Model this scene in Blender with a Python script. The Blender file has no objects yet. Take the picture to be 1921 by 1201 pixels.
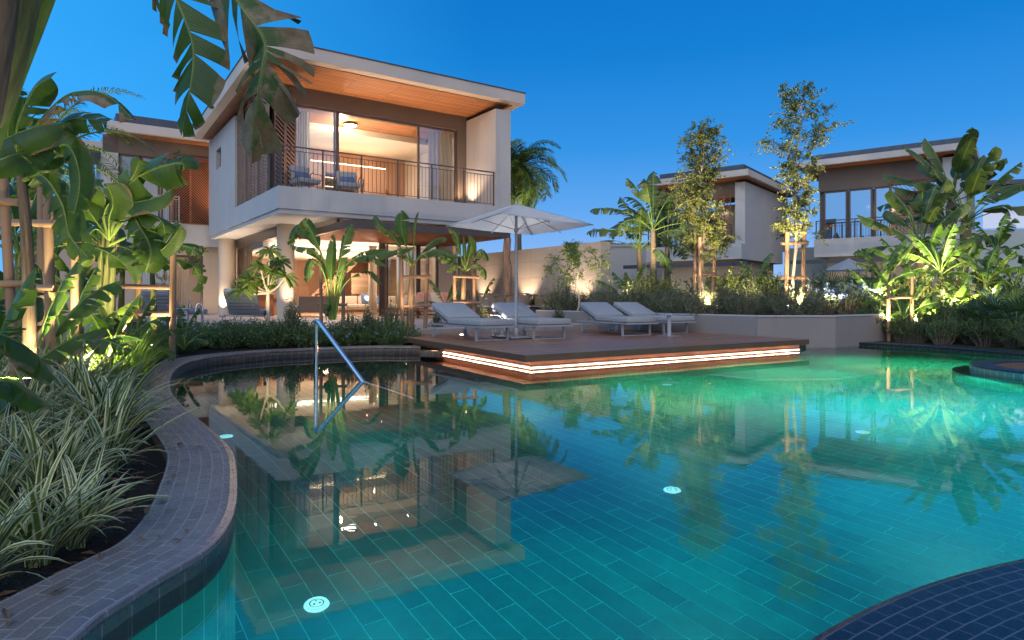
import bpy, bmesh, math, random
from mathutils import Vector, Matrix
R = math.radians
sc = bpy.context.scene
col = sc.collection

# ------------------------------------------------------------------ camera, sky, light, exposure
F, CX, HY, EYE = 1240.0, 960.5, 560.0, 1.05          # focal length in photo pixels, principal column, horizon row, eye height over the water
cd = bpy.data.cameras.new('camera'); cam = bpy.data.objects.new('camera', cd); col.objects.link(cam)
cam.location = (0, 0, EYE); cam.rotation_euler = (R(90), 0, 0)
cd.sensor_width = 36; cd.lens = 36 * F / 1921; cd.shift_y = -(600.5 - HY) / 1921
cd.clip_start = 0.05; cd.clip_end = 2000
sc.camera = cam
w = bpy.data.worlds.new('World'); sc.world = w; w.use_nodes = True
nt = w.node_tree; nt.nodes.clear()
def wn(t, **k):
    n = nt.nodes.new(t)
    for a, b in k.items(): setattr(n, a, b)
    return n
SUN_EL, SUN_AZ = 3.0, 200.0                            # the sun has set behind the camera
sky = wn('ShaderNodeTexSky', sky_type='NISHITA'); sky.sun_disc = False
sky.sun_elevation = R(SUN_EL); sky.sun_rotation = R(SUN_AZ); sky.ozone_density = 4.0; sky.air_density = 1.0; sky.dust_density = 0.6
bg = wn('ShaderNodeBackground'); out = wn('ShaderNodeOutputWorld')
tc = wn('ShaderNodeTexCoord'); sep = wn('ShaderNodeSeparateXYZ'); nt.links.new(tc.outputs['Generated'], sep.inputs[0])
ramp = wn('ShaderNodeValToRGB'); nt.links.new(sep.outputs[2], ramp.inputs[0])
e = ramp.color_ramp.elements
e[0].position = 0.0; e[0].color = (0.34, 0.50, 0.86, 1)
e[1].position = 1.0; e[1].color = (0.004, 0.09, 0.36, 1)
for p, c in ((0.05, (0.235, 0.43, 0.83)), (0.13, (0.105, 0.34, 0.77)), (0.22, (0.028, 0.255, 0.69)), (0.34, (0.004, 0.185, 0.58)), (0.48, (0.001, 0.140, 0.50))):
    x = e.new(p); x.color = c + (1,)
# afterglow of the set sun: a broad pale rose patch low in the sky, behind the camera
dot = wn('ShaderNodeVectorMath', operation='DOT_PRODUCT'); nt.links.new(tc.outputs['Generated'], dot.inputs[0])
dot.inputs[1].default_value = (-0.25, -0.94, 0.22)
mr = wn('ShaderNodeMapRange'); mr.inputs[1].default_value = -0.1; mr.inputs[2].default_value = 1.0; nt.links.new(dot.outputs['Value'], mr.inputs[0])
pw = wn('ShaderNodeMath', operation='POWER'); nt.links.new(mr.outputs[0], pw.inputs[0]); pw.inputs[1].default_value = 1.3
mx = wn('ShaderNodeMix', data_type='RGBA'); nt.links.new(pw.outputs[0], mx.inputs[0]); nt.links.new(ramp.outputs[0], mx.inputs[6]); mx.inputs[7].default_value = (1.0, .98, 1.08, 1)
# brighter and greener towards the left, where the dusk light lingers
xr = wn('ShaderNodeMapRange'); xr.inputs[1].default_value = -.05; xr.inputs[2].default_value = -.75; xr.inputs[4].default_value = .75; nt.links.new(sep.outputs[0], xr.inputs[0])
mxl = wn('ShaderNodeMix', data_type='RGBA'); nt.links.new(xr.outputs[0], mxl.inputs[0]); nt.links.new(mx.outputs[2], mxl.inputs[6]); mxl.inputs[7].default_value = (.045, .46, 1.05, 1)
# the physical sky adds its own share on top
ad = wn('ShaderNodeMix', data_type='RGBA', blend_type='ADD'); ad.inputs[0].default_value = 0.012
nt.links.new(mxl.outputs[2], ad.inputs[6]); nt.links.new(sky.outputs[0], ad.inputs[7])
nt.links.new(ad.outputs[2], bg.inputs[0]); bg.inputs[1].default_value = 0.74
nt.links.new(bg.outputs[0], out.inputs[0])
sd = bpy.data.lights.new('sun', 'SUN'); sd.energy = 0.46; sd.angle = R(50); sd.color = (1.0, 0.95, 0.95)
so = bpy.data.objects.new('sun', sd); col.objects.link(so)
sv = Vector((math.sin(R(SUN_AZ)) , math.cos(R(SUN_AZ)), math.tan(R(28))))   # broad afterglow, centred above the set sun
so.rotation_euler = sv.to_track_quat('Z', 'Y').to_euler()
sc.view_settings.view_transform = 'Standard'; sc.view_settings.look = 'None'; sc.view_settings.exposure = 0.60; sc.view_settings.gamma = 1
cy = sc.cycles
cy.use_denoising = True; cy.max_bounces = 8; cy.diffuse_bounces = 3; cy.glossy_bounces = 4; cy.transmission_bounces = 6; cy.transparent_max_bounces = 12
cy.caustics_reflective = False; cy.caustics_refractive = False; cy.sample_clamp_indirect = 4.0; cy.use_light_tree = True

# ------------------------------------------------------------------ measuring helpers: photo column/row -> metres
def G(px, py, z=0.0):
    d = (EYE - z) * F / (py - HY); return Vector(((px - CX) * d / F, d, z))
def D(px, py, d): return Vector(((px - CX) * d / F, d, EYE - (py - HY) * d / F))
def AZ(px, d, z=0.0): return Vector(((px - CX) * d / F, d, z))
def zat(py, d): return EYE - (py - HY) * d / F
U = Vector((.823, .568, 0)).normalized(); V = Vector((-U.y, U.x, 0))
class Frame:
    def __init__(s, o, u, v): s.o, s.u, s.v = Vector((o[0], o[1], 0)), u, v
    def p(s, a, b, z): 
        q = s.o + s.u * a + s.v * b; return Vector((q.x, q.y, z))
    def a_at(s, px, b):
        P = s.p(0, b, 0); k = (px - CX) / F; return (k * P.y - P.x) / (s.u.x - k * s.u.y)
    def b_at(s, px, a):
        P = s.p(a, 0, 0); k = (px - CX) / F; return (k * P.y - P.x) / (s.v.x - k * s.v.y)
WF = Frame((0, 0), Vector((1, 0, 0)), Vector((0, 1, 0)))

# ------------------------------------------------------------------ object helpers
ORG = {}
def tag(o, label=None, cat=None, group=None, kind=None):
    if label: o['label'] = label
    if cat: o['category'] = cat
    if group: o['group'] = group
    if kind: o['kind'] = kind
    return o
def thing(name, label, cat, loc=(0, 0, 0), group=None, rz=0.0):
    o = bpy.data.objects.new(name, None); col.objects.link(o); o.location = loc; o.rotation_euler = (0, 0, rz)
    o.empty_display_size = 0.2
    ORG[o.name] = Vector(loc)
    return tag(o, label, cat, group)
class MB:
    def __init__(s): s.v = []; s.f = []; s.m = []; s.uv = []; s.sm = []
    def add(s, vs, fs, mi=0, uvs=None, smooth=False):
        o = len(s.v); s.v.extend(vs)
        for k, f in enumerate(fs):
            s.f.append([i + o for i in f]); s.m.append(mi); s.sm.append(smooth)
            s.uv.append(uvs[k] if uvs else None)
        return s
    def box(s, fr, a0, a1, b0, b1, z0, z1, mi=0):
        if a1 < a0: a0, a1 = a1, a0
        if b1 < b0: b0, b1 = b1, b0
        vs = [fr.p(a, b, z) for z in (z0, z1) for (a, b) in ((a0, b0), (a1, b0), (a1, b1), (a0, b1))]
        fs = [(3, 2, 1, 0), (4, 5, 6, 7), (0, 1, 5, 4), (1, 2, 6, 5), (2, 3, 7, 6), (3, 0, 4, 7)]
        la, lb, h = a1 - a0, b1 - b0, z1 - z0
        uq = lambda x, y: [(0, 0), (x, 0), (x, y), (0, y)]
        return s.add(vs, fs, mi, [uq(la, lb), uq(la, lb), uq(la, h), uq(lb, h), uq(la, h), uq(lb, h)])
    def wbox(s, x0, x1, y0, y1, z0, z1, mi=0): return s.box(WF, x0, x1, y0, y1, z0, z1, mi)
    def bar(s, p, q, wd, ht, mi=0, up=Vector((0, 0, 1))):
        p, q = Vector(p), Vector(q); t = (q - p).normalized(); sd_ = t.cross(up)
        if sd_.length < 1e-4: sd_ = t.cross(Vector((1, 0, 0)))
        sd_.normalize(); n = sd_.cross(t)
        c = [(-1, -1), (1, -1), (1, 1), (-1, 1)]
        vs = [P + sd_ * (x * wd / 2) + n * (y * ht / 2) for P in (p, q) for (x, y) in c]
        L = (q - p).length
        u4 = [(0, 0), (wd, 0), (wd, ht), (0, ht)]; ul = [(0, 0), (0, wd), (L, wd), (L, 0)]
        return s.add(vs, [(0, 1, 2, 3), (7, 6, 5, 4), (4, 5, 1, 0), (5, 6, 2, 1), (6, 7, 3, 2), (7, 4, 0, 3)], mi, [u4, u4, [(L,0),(L,wd),(0,wd),(0,0)], ul, ul, ul])
    def tube(s, pts, rad, n=8, mi=0, cap=True, uvscale=1.0):
        pts = [Vector(p) for p in pts]
        if not hasattr(rad, '__len__'): rad = [rad] * len(pts)
        vs = []; prev = None; L = 0; Ls = []
        for i, p in enumerate(pts):
            t = (pts[min(i + 1, len(pts) - 1)] - pts[max(i - 1, 0)]).normalized()
            if prev is None:
                a = Vector((0, 0, 1)) if abs(t.z) < .9 else Vector((1, 0, 0)); x = t.cross(a).normalized()
            else: x = (prev - t * prev.dot(t)).normalized()
            prev = x; y = t.cross(x)
            if i: L += (p - pts[i - 1]).length
            Ls.append(L)
            for k in range(n):
                an = 2 * math.pi * k / n; vs.append(p + (x * math.cos(an) + y * math.sin(an)) * rad[i])
        fs = []; uv = []
        for i in range(len(pts) - 1):
            for k in range(n):
                k2 = (k + 1) % n; fs.append((i * n + k, i * n + k2, (i + 1) * n + k2, (i + 1) * n + k))
                uv.append([(k / n, Ls[i]), ((k + 1) / n, Ls[i]), ((k + 1) / n, Ls[i + 1]), (k / n, Ls[i + 1])])
        s.add(vs, fs, mi, uv, True)
        if cap:
            m = len(pts) - 1
            s.add(vs[:n], [tuple(reversed(range(n)))], mi); s.add(vs[m * n:], [tuple(range(n))], mi)
        return s
    def lathe(s, c, prof, n=24, mi=0):
        c = Vector(c); pts = []
        vs = [c + Vector((r * math.cos(2 * math.pi * k / n), r * math.sin(2 * math.pi * k / n), z)) for (r, z) in prof for k in range(n)]
        fs = [(i * n + k, i * n + (k + 1) % n, (i + 1) * n + (k + 1) % n, (i + 1) * n + k) for i in range(len(prof) - 1) for k in range(n)]
        return s.add(vs, fs, mi, None, True)
    def prism(s, poly, z0, z1, mi=0, uvw=None):
        n = len(poly); vs = [Vector((p[0], p[1], z)) for z in (z0, z1) for p in poly]
        fs = [tuple(range(n, 2 * n)), tuple(reversed(range(n)))]; uv = [[(p[0], p[1]) for p in poly], [(p[0], p[1]) for p in reversed(poly)]]
        L = 0
        for i in range(n):
            j = (i + 1) % n; l = (Vector(poly[j][:2]) - Vector(poly[i][:2])).length
            fs.append((i, j, j + n, i + n)); uv.append([(L, z0), (L + l, z0), (L + l, z1), (L, z1)]); L += l
        return s.add(vs, fs, mi, uv)
    def rbox(s, M_, sx, sy, sz, r, mi=0, seg=3):
        """box with rounded edges, in the frame of matrix M_"""
        b = bmesh.new(); bmesh.ops.create_cube(b, size=1.0)
        for v_ in b.verts: v_.co = Vector((v_.co.x * sx, v_.co.y * sy, v_.co.z * sz))
        bmesh.ops.bevel(b, geom=list(b.edges), offset=r, segments=seg, profile=.5, affect='EDGES')
        b.verts.index_update()
        vs = [M_ @ v_.co for v_ in b.verts]; fs = [[v_.index for v_ in f.verts] for f in b.faces]
        b.free(); return s.add(vs, fs, mi, None, True)
    def build(s, name, mats, parent=None, bevel=0.0, fixn=False):
        me = bpy.data.meshes.new(name)
        off = Vector((0, 0, 0))
        if parent is not None: off = ORG.get(parent.name, off)
        me.from_pydata([tuple(Vector(p) - off) for p in s.v], [], s.f)
        if not isinstance(mats, (list, tuple)): mats = [mats]
        for m_ in mats: me.materials.append(m_)
        me.polygons.foreach_set('material_index', s.m); me.polygons.foreach_set('use_smooth', s.sm)
        uvl = me.uv_layers.new(name='UVMap'); buf = []
        for f, uv in zip(s.f, s.uv):
            if uv and len(uv) == len(f):
                for a in uv: buf += [a[0], a[1]]
            else: buf += [0.5, 0.5] * len(f)
        uvl.data.foreach_set('uv', buf)
        me.update()
        o = bpy.data.objects.new(name, me); col.objects.link(o)
        if parent is not None: o.parent = parent; ORG[o.name] = off
        if bevel:
            b = o.modifiers.new('bevel', 'BEVEL'); b.width = bevel; b.segments = 2; b.limit_method = 'ANGLE'; b.angle_limit = R(40)
        return o
def copy_tree(o, parent=None):
    c = o.copy(); col.objects.link(c)
    if parent is not None: c.parent = parent
    for ch in list(o.children): copy_tree(ch, c)
    return c
def catmull(pts, n):
    pts = [Vector(p) for p in pts]; P = [pts[0] * 2 - pts[1]] + pts + [pts[-1] * 2 - pts[-2]]; outp = []
    m = len(pts) - 1
    for i in range(n + 1):
        x = i / n * m; k = min(int(x), m - 1); t = x - k; a, b, c, d = P[k], P[k + 1], P[k + 2], P[k + 3]
        outp.append(.5 * ((2 * b) + (c - a) * t + (2 * a - 5 * b + 4 * c - d) * t * t + (3 * b - a - 3 * c + d) * t ** 3))
    return outp

# ------------------------------------------------------------------ materials
MATS = {}
class NT:
    def __init__(s, name):
        s.m = bpy.data.materials.new(name); s.m.use_nodes = True; s.t = s.m.node_tree; s.t.nodes.clear()
        s.out = s.n('ShaderNodeOutputMaterial')
    def n(s, t, inp=None, **k):
        x = s.t.nodes.new(t)
        for a, b in k.items(): setattr(x, a, b)
        if inp:
            for a, b in inp.items(): s.set(x.inputs[a], b)
        return x
    def set(s, sock, b):
        if isinstance(b, bpy.types.NodeSocket): s.t.links.new(b, sock)
        else: sock.default_value = b
    def coord(s, kind='Object', scale=(1, 1, 1), rot=(0, 0, 0)):
        t = s.n('ShaderNodeTexCoord'); mp = s.n('ShaderNodeMapping', {'Vector': t.outputs[kind], 'Scale': scale, 'Rotation': rot}); return mp.outputs[0]
    def noise(s, vec, scale, detail=4, rough=.55): return s.n('ShaderNodeTexNoise', {'Vector': vec, 'Scale': scale, 'Detail': detail, 'Roughness': rough}).outputs['Fac']
    def mix(s, f, a, b, mode='MIX'):
        x = s.n('ShaderNodeMix', data_type='RGBA', blend_type=mode); s.set(x.inputs[0], f); s.set(x.inputs[6], a); s.set(x.inputs[7], b); return x.outputs[2]
    def math(s, op, a, b=0.0, c=0.0):
        x = s.n('ShaderNodeMath', operation=op); s.set(x.inputs[0], a); s.set(x.inputs[1], b); s.set(x.inputs[2], c); return x.outputs[0]
    def rng(s, v, a, b, c=0.0, d=1.0): return s.n('ShaderNodeMapRange', {0: v, 1: a, 2: b, 3: c, 4: d}).outputs[0]
    def bump(s, h, st=.3, dist=.01): return s.n('ShaderNodeBump', {'Height': h, 'Strength': st, 'Distance': dist}).outputs[0]
    def bsdf(s, **k):
        inp = {a.replace('_', ' '): b for a, b in k.items()}
        b = s.n('ShaderNodeBsdfPrincipled', inp); return b
    def fin(s, sh): s.t.links.new(sh.outputs[0] if hasattr(sh, 'outputs') else sh, s.out.inputs[0]); MATS[s.m.name] = s.m; return s.m
def c4(c): return (c[0], c[1], c[2], 1)
def mul(c, k): return (c[0] * k, c[1] * k, c[2] * k, 1)
def M_plain(name, c, rough=.6, metal=0.0, var=.18, nscale=6, bump=.15, bscale=60, spec=.5, bdist=.004):
    n = NT(name); v = n.coord(); f = n.noise(v, nscale, 6); f2 = n.noise(v, bscale, 3)
    cc = n.mix(n.rng(f, .3, .7), mul(c, 1 - var), mul(c, 1 + var))
    return n.fin(n.bsdf(Base_Color=cc, Roughness=n.rng(f, .2, .8, max(rough - .08, .02), min(rough + .08, 1)), Metallic=metal, Specular_IOR_Level=spec, Normal=n.bump(f2, bump, bdist)))
def M_emit(name, c, st):
    n = NT(name); return n.fin(n.n('ShaderNodeEmission', {'Color': c4(c), 'Strength': st}))
def M_stucco(name, c, stain=.12):
    n = NT(name); v = n.coord(); f = n.noise(v, .6, 6, .6); g = n.noise(v, 90, 3)
    st = n.noise(n.coord(scale=(3, 3, .25)), 1.3, 5)
    cc = n.mix(n.rng(f, .3, .7), mul(c, .93), mul(c, 1.04)); cc = n.mix(n.rng(st, .55, .8, 0, stain), cc, mul(c, .55))
    return n.fin(n.bsdf(Base_Color=cc, Roughness=.85, Specular_IOR_Level=.25, Normal=n.bump(g, .35, .006)))
def M_wood(name, c, plank=.12, along='x', rough=.5, var=.25, gap=True, uv=True, len_=2.2, gw=.004):
    n = NT(name); v = n.coord('UV' if uv else 'Object'); 
    if along == 'y': v = n.coord('UV' if uv else 'Object', rot=(0, 0, R(90)))
    br = n.n('ShaderNodeTexBrick', {'Vector': v, 'Color1': mul(c, 1 - var), 'Color2': mul(c, 1 + var), 'Mortar': mul(c, .12 if gap else .8), 'Scale': 1.0, 'Mortar Size': gw if gap else .001, 'Brick Width': len_, 'Row Height': plank, 'Mortar Smooth': .1, 'Bias': 0.0})
    sc_ = n.n('ShaderNodeMapping', {'Vector': v, 'Scale': (2.0, 40, 2.0)}).outputs[0]
    g = n.noise(sc_, 1.0, 6, .65); cc = n.mix(n.rng(g, .3, .7, 0, .6), br.outputs[0], mul(c, .6))
    h = n.math('SUBTRACT', n.math('MULTIPLY', g, .3), br.outputs['Fac'])
    return n.fin(n.bsdf(Base_Color=cc, Roughness=n.rng(g, .2, .8, rough - .1, rough + .12), Normal=n.bump(h, .5, .006)))
def M_tile(name, c1, c2, mortar, bw, rh, ms=.004, rough=.35, uv=True, rot=0.0, off=.5, spec=.5, nz=.25, bump=.5):
    n = NT(name); v = n.coord('UV' if uv else 'Object', rot=(0, 0, rot))
    br = n.n('ShaderNodeTexBrick', {'Vector': v, 'Color1': c4(c1), 'Color2': c4(c2), 'Mortar': c4(mortar), 'Scale': 1.0, 'Mortar Size': ms, 'Brick Width': bw, 'Row Height': rh, 'Mortar Smooth': .15, 'Bias': 0.0}, offset=off)
    o = n.coord(); f = n.noise(o, 9, 6, .7); g = n.noise(o, 70, 4, .7); big = n.noise(o, 1.1, 4, .6)
    cc = n.mix(n.rng(f, .35, .7, 0, nz), br.outputs[0], mul(c1, .35)); cc = n.mix(n.rng(big, .35, .7, 0, .35), cc, mul(c2, 1.5), 'MIX')
    h = n.math('SUBTRACT', n.math('MULTIPLY', g, .35), br.outputs['Fac'])
    return n.fin(n.bsdf(Base_Color=cc, Roughness=n.rng(g, .2, .8, rough - .12, rough + .2), Specular_IOR_Level=spec, Normal=n.bump(h, bump, .004)))
def M_leaf(name, c, c2=None, trans=.3, rough=.42, var=.4, kind='small', brown=0.0):
    n = NT(name); c2 = c2 or (c[0] * 1.9, c[1] * 1.6, c[2] * 1.2)
    geo = n.n('ShaderNodeNewGeometry'); oi = n.n('ShaderNodeObjectInfo'); o = n.coord()
    rnd = geo.outputs['Random Per Island']
    if kind == 'small':
        f = n.rng(n.math('ADD', n.math('MULTIPLY', rnd, .7), n.math('MULTIPLY', n.noise(o, 2.5, 3), .5)), .25, .95)
        cc = n.mix(f, mul(c, 1 - var), c4(c2)); nm = None
    elif kind == 'banana':
        uv = n.n('ShaderNodeTexCoord').outputs['UV']; sp = n.n('ShaderNodeSeparateXYZ', {0: uv}); cx, ty = sp.outputs[0], sp.outputs[1]
        vein = n.math('SINE', n.math('MULTIPLY', ty, 420.0)); vein2 = n.noise(n.n('ShaderNodeMapping', {'Vector': uv, 'Scale': (1.5, 90, 1)}).outputs[0], 1.0, 3)
        f = n.rng(n.noise(o, 2.2, 4), .3, .72); cc = n.mix(f, mul(c, 1 - var * .6), c4(c2))
        cc = n.mix(n.rng(vein2, .35, .7, 0, .6), cc, mul(c, .5))
        rib = n.rng(cx, .0, .07, 1, 0); cc = n.mix(n.math('MULTIPLY', rib, .75), cc, (.36, .42, .12, 1))
        if brown:
            e_ = n.math('ADD', n.rng(cx, .35, 1.0, 0, .55), n.math('MULTIPLY', n.noise(o, 5, 5, .65), .9))
            e_ = n.math('ADD', e_, n.rng(oi.outputs['Random'], 0, 1, -.12, .12))
            cc = n.mix(n.rng(e_, 1.02 - brown, 1.1 - brown), cc, n.mix(n.rng(n.noise(o, 14, 4), .35, .65), (.20, .10, .04, 1), (.34, .25, .15, 1)))
        nm = n.bump(n.math('ADD', n.math('MULTIPLY', vein, .35), vein2), .35, .006)
    elif kind == 'stripe':
        uv = n.n('ShaderNodeTexCoord').outputs['UV']; sp = n.n('ShaderNodeSeparateXYZ', {0: uv}); cx = sp.outputs[0]
        ed = n.math('ABSOLUTE', n.math('SUBTRACT', cx, .5))
        green = n.mix(rnd, mul(c, .7), c4(c2)); ln = n.math('SINE', n.math('MULTIPLY', cx, 60.0))
        green = n.mix(n.rng(ln, -1, 1, 0, .25), green, mul(c, .5))
        cc = n.mix(n.rng(ed, .22, .31), green, (.78, .73, .42, 1)); cc = n.mix(n.rng(sp.outputs[1], .86, 1.0, 0, .8), cc, (.25, .13, .05, 1)); nm = None
    cc = n.mix(n.rng(oi.outputs['Random'], 0, 1, 0, .28), cc, mul(c, .75))
    k = dict(Base_Color=cc, Roughness=rough, Specular_IOR_Level=.45)
    if nm is not None: k['Normal'] = nm
    b = n.bsdf(**k)
    tr = n.n('ShaderNodeBsdfTranslucent', {'Color': n.mix(.5, cc, mul(c2, 1.3))})
    ms = n.n('ShaderNodeMixShader', {0: trans, 1: b.outputs[0], 2: tr.outputs[0]})
    return n.fin(ms)

white = M_stucco('white_stucco', (.47, .465, .46), .25)
greenwhite = M_stucco('pale_render', (.42, .47, .44))
beige = M_stucco('beige_stucco', (.52, .43, .34))
brownwall = M_stucco('brown_stucco', (.155, .125, .105), .05)
fascia = M_stucco('fascia_render', (.56, .50, .45), .05)
paleconc = M_stucco('pale_concrete', (.27, .245, .23), .3)
bronze = M_plain('bronze_metal', (.12, .09, .075), .4, .6, .1, 4, .03)
darkmetal = M_plain('dark_roof_metal', (.075, .085, .105), .5, .3, .2, 3, .05)
steel = M_plain('polished_steel', (.82, .83, .85), .09, 1.0, .04, 8, .01)
greymetal = M_plain('grey_powder_metal', (.36, .37, .40), .38, .3, .05, 8, .02)
soffit = M_wood('soffit_wood', (.44, .19, .08), .13, 'x', .5, .3, len_=3.0, gw=.016)
slatwood = M_wood('slat_wood', (.34, .12, .05), .2, 'x', .55, .3, gap=False)
darkslat = M_wood('dark_slat_wood', (.33, .20, .14), .2, 'x', .5, .25, gap=False)
oak = M_wood('oak_panel', (.50, .31, .21), .6, 'y', .45, .12, len_=3.0)
palewood = M_wood('pale_wood', (.42, .30, .20), .16, 'x', .5, .2)
deckwood = M_wood('deck_wood', (.36, .165, .09), .14, 'x', .36, .3, len_=2.4, gw=.008)
deckedge = M_wood('deck_edge_wood', (.17, .09, .05), .3, 'x', .5, .2, gap=False)
tableteak = M_wood('teak', (.22, .12, .07), .12, 'x', .5, .2, gap=False)
stake_m = M_wood('stake_wood', (.36, .215, .125), .5, 'y', .65, .12, gap=False)
def M_bark(name, c, k=(2, 30, 1), vert=True):
    n = NT(name); uv = n.coord('UV'); a = n.noise(n.n('ShaderNodeMapping', {'Vector': uv, 'Scale': (14, 2.2, 1) if vert else (3, 28, 1)}).outputs[0], 1.0, 6, .7)
    b = n.noise(n.coord(), 12, 4); cc = n.mix(n.rng(a, .35, .65), mul(c, .45), mul(c, 1.35)); cc = n.mix(n.rng(b, .5, .75, 0, .5), cc, mul(c, .6))
    return n.fin(n.bsdf(Base_Color=cc, Roughness=.85, Normal=n.bump(a, .8, .02)))
bark = M_bark('grey_bark', (.25, .19, .14)); ringbark = M_bark('ringed_bark', (.22, .16, .10), vert=False)
sheath = M_bark('banana_sheath', (.13, .15, .045)); drysheath = M_bark('dry_sheath', (.24, .16, .09)); postbark = M_bark('rustic_post', (.34, .20, .12)); palebark = M_bark('pale_bark', (.55, .46, .36))
concm = NT('board_marked_concrete'); _v = concm.coord('UV'); _o = concm.coord()
_br = concm.n('ShaderNodeTexBrick', {'Vector': _v, 'Color1': (.31, .275, .24, 1), 'Color2': (.38, .34, .30, 1), 'Mortar': (.20, .17, .14, 1), 'Scale': 1.0, 'Mortar Size': .006, 'Brick Width': 1.1, 'Row Height': .62}, offset=0.0)
_ln = concm.noise(concm.n('ShaderNodeMapping', {'Vector': _v, 'Scale': (1.2, 26, 1)}).outputs[0], 1.0, 5, .7); _st = concm.noise(_o, 1.4, 6, .7)
_c = concm.mix(concm.rng(_ln, .4, .7, 0, .45), _br.outputs[0], (.22, .19, .15, 1)); _c = concm.mix(concm.rng(_st, .5, .8, 0, .5), _c, (.26, .22, .18, 1))
conc = concm.fin(concm.bsdf(Base_Color=_c, Roughness=.85, Normal=concm.bump(concm.math('SUBTRACT', _ln, _br.outputs['Fac']), .5, .01)))
coping_t = M_tile('coping_tile', (.10, .082, .076), (.20, .17, .16), (.36, .33, .32), .11, .055, .003, .26, nz=.4, bump=.8)
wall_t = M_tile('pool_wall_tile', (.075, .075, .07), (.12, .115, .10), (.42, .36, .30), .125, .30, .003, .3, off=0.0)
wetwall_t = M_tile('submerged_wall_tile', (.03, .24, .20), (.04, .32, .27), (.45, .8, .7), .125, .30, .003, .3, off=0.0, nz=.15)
blue_t = M_tile('blue_coping_tile', (.008, .010, .014), (.012, .018, .027), (.13, .13, .165), .095, .048, .003, .3, nz=.3)
floor_t = M_tile('pool_floor_tile', (.002, .12, .145), (.006, .20, .215), (.14, .72, .70), .52, .125, .0026, .4, uv=False, rot=-math.atan2(V.y, V.x), nz=.45)
terr_t = M_tile('terrace_paving', (.36, .31, .28), (.42, .36, .32), (.22, .19, .17), .6, .6, .004, .45, uv=False, rot=-math.atan2(U.y, U.x), off=0.0)
intfloor = M_wood('interior_floor', (.42, .30, .21), .2, 'x', .3, .15, uv=False)
ceilm = M_plain('ceiling_paint', (.72, .64, .54), .8, 0, .03, 2, .02)
cushion = M_plain('grey_outdoor_fabric', (.34, .35, .355), .9, 0, .1, 30, .5, 350, .2, .002)
cream = M_plain('cream_fabric', (.62, .52, .42), .9, 0, .06, 20, .4, 300, .2)
pinkfab = M_plain('rose_fabric', (.52, .26, .22), .9, 0, .15, 12, .4, 300, .2)
bluefab = M_plain('slate_blue_fabric', (.12, .18, .30), .9, 0, .2, 20, .4, 300, .2)
wicker = M_plain('grey_rope_weave', (.22, .18, .155), .8, 0, .3, 60, .8, 120, .3)
canopy_m = None
n = NT('umbrella_canvas'); f = n.noise(n.coord(), 3, 4); g = n.noise(n.coord(), 300, 2)
b = n.bsdf(Base_Color=n.mix(f, (.50, .51, .52, 1), (.58, .58, .58, 1)), Roughness=.9, Normal=n.bump(g, .2, .001)); tr = n.n('ShaderNodeBsdfTranslucent', {'Color': (.85, .86, .88, 1)})
canopy_m = n.fin(n.n('ShaderNodeMixShader', {0: .5, 1: b.outputs[0], 2: tr.outputs[0]}))
n = NT('sheer_curtain'); v = n.coord('UV', scale=(1, .02, 1)); f = n.noise(v, 14, 2)
b = n.bsdf(Base_Color=(.66, .58, .48, 1), Roughness=.9); tr = n.n('ShaderNodeBsdfTranslucent', {'Color': (.7, .62, .52, 1)}); curtain = n.fin(n.n('ShaderNodeMixShader', {0: .45, 1: b.outputs[0], 2: tr.outputs[0]}))
n = NT('window_glass'); g = n.n('ShaderNodeBsdfGlossy', {'Color': (.95, .97, 1, 1), 'Roughness': .0}); t = n.n('ShaderNodeBsdfTransparent', {'Color': (.88, .93, .94, 1)})
lw = n.n('ShaderNodeFresnel', {'IOR': 1.5}); fac = n.rng(lw.outputs[0], 0, 1, .08, 1); glass = n.fin(n.n('ShaderNodeMixShader', {0: fac, 1: t.outputs[0], 2: g.outputs[0]}))
n = NT('reflective_glass'); g = n.n('ShaderNodeBsdfGlossy', {'Color': (.85, .88, .95, 1), 'Roughness': .01}); t = n.n('ShaderNodeBsdfTransparent', {'Color': (.6, .65, .7, 1)})
mirrorglass = n.fin(n.n('ShaderNodeMixShader', {0: .55, 1: t.outputs[0], 2: g.outputs[0]}))
# water: one refracting sheet with a barely moving surface
n = NT('pool_water_surface'); v = n.coord(scale=(1, 1, 1)); a = n.noise(n.coord(scale=(1, 2.4, 1)), 1.7, 2, .5); b_ = n.noise(n.coord(scale=(1, 3.2, 1)), 9.0, 2, .5)
h = n.math('ADD', a, n.math('MULTIPLY', b_, .22)); water_m = n.fin(n.bsdf(Base_Color=(.84, .99, 1, 1), Roughness=0.0, IOR=1.333, Transmission_Weight=1.0, Normal=n.bump(h, .06, .006)))
soil = M_plain('dark_garden_soil', (.035, .028, .022), .95, 0, .5, 25, 1.0, 60, .2, .03)
grassm = M_plain('garden_ground', (.045, .06, .022), .95, 0, .5, 8, 1.0, 40, .2, .03)
pebble = M_emit('pool_light_glow', (.25, .85, .9), .9)
L_ban = M_leaf('banana_leaf', (.035, .105, .014), (.14, .24, .03), .34, .36, .5, 'banana', .1)
L_banb = M_leaf('browned_banana_leaf', (.045, .11, .02), (.10, .17, .035), .22, .5, .4, 'banana', .5)
L_str = M_leaf('strelitzia_leaf', (.055, .11, .025), (.14, .19, .05), .2, .45, .35, 'banana', .06)
L_bush = M_leaf('grey_green_leaf', (.085, .12, .06), (.25, .27, .15), .15, .6)
L_hedge = M_leaf('hedge_leaf', (.05, .125, .04), (.18, .27, .08), .2, .45)
L_shrub = M_leaf('shrub_leaf', (.06, .11, .02), (.22, .25, .05), .25, .38)
L_tree = M_leaf('tree_leaf', (.08, .13, .03), (.30, .33, .10), .3, .45)
L_lite = M_leaf('light_leaf', (.09, .17, .025), (.26, .34, .06), .35, .4)
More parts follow.
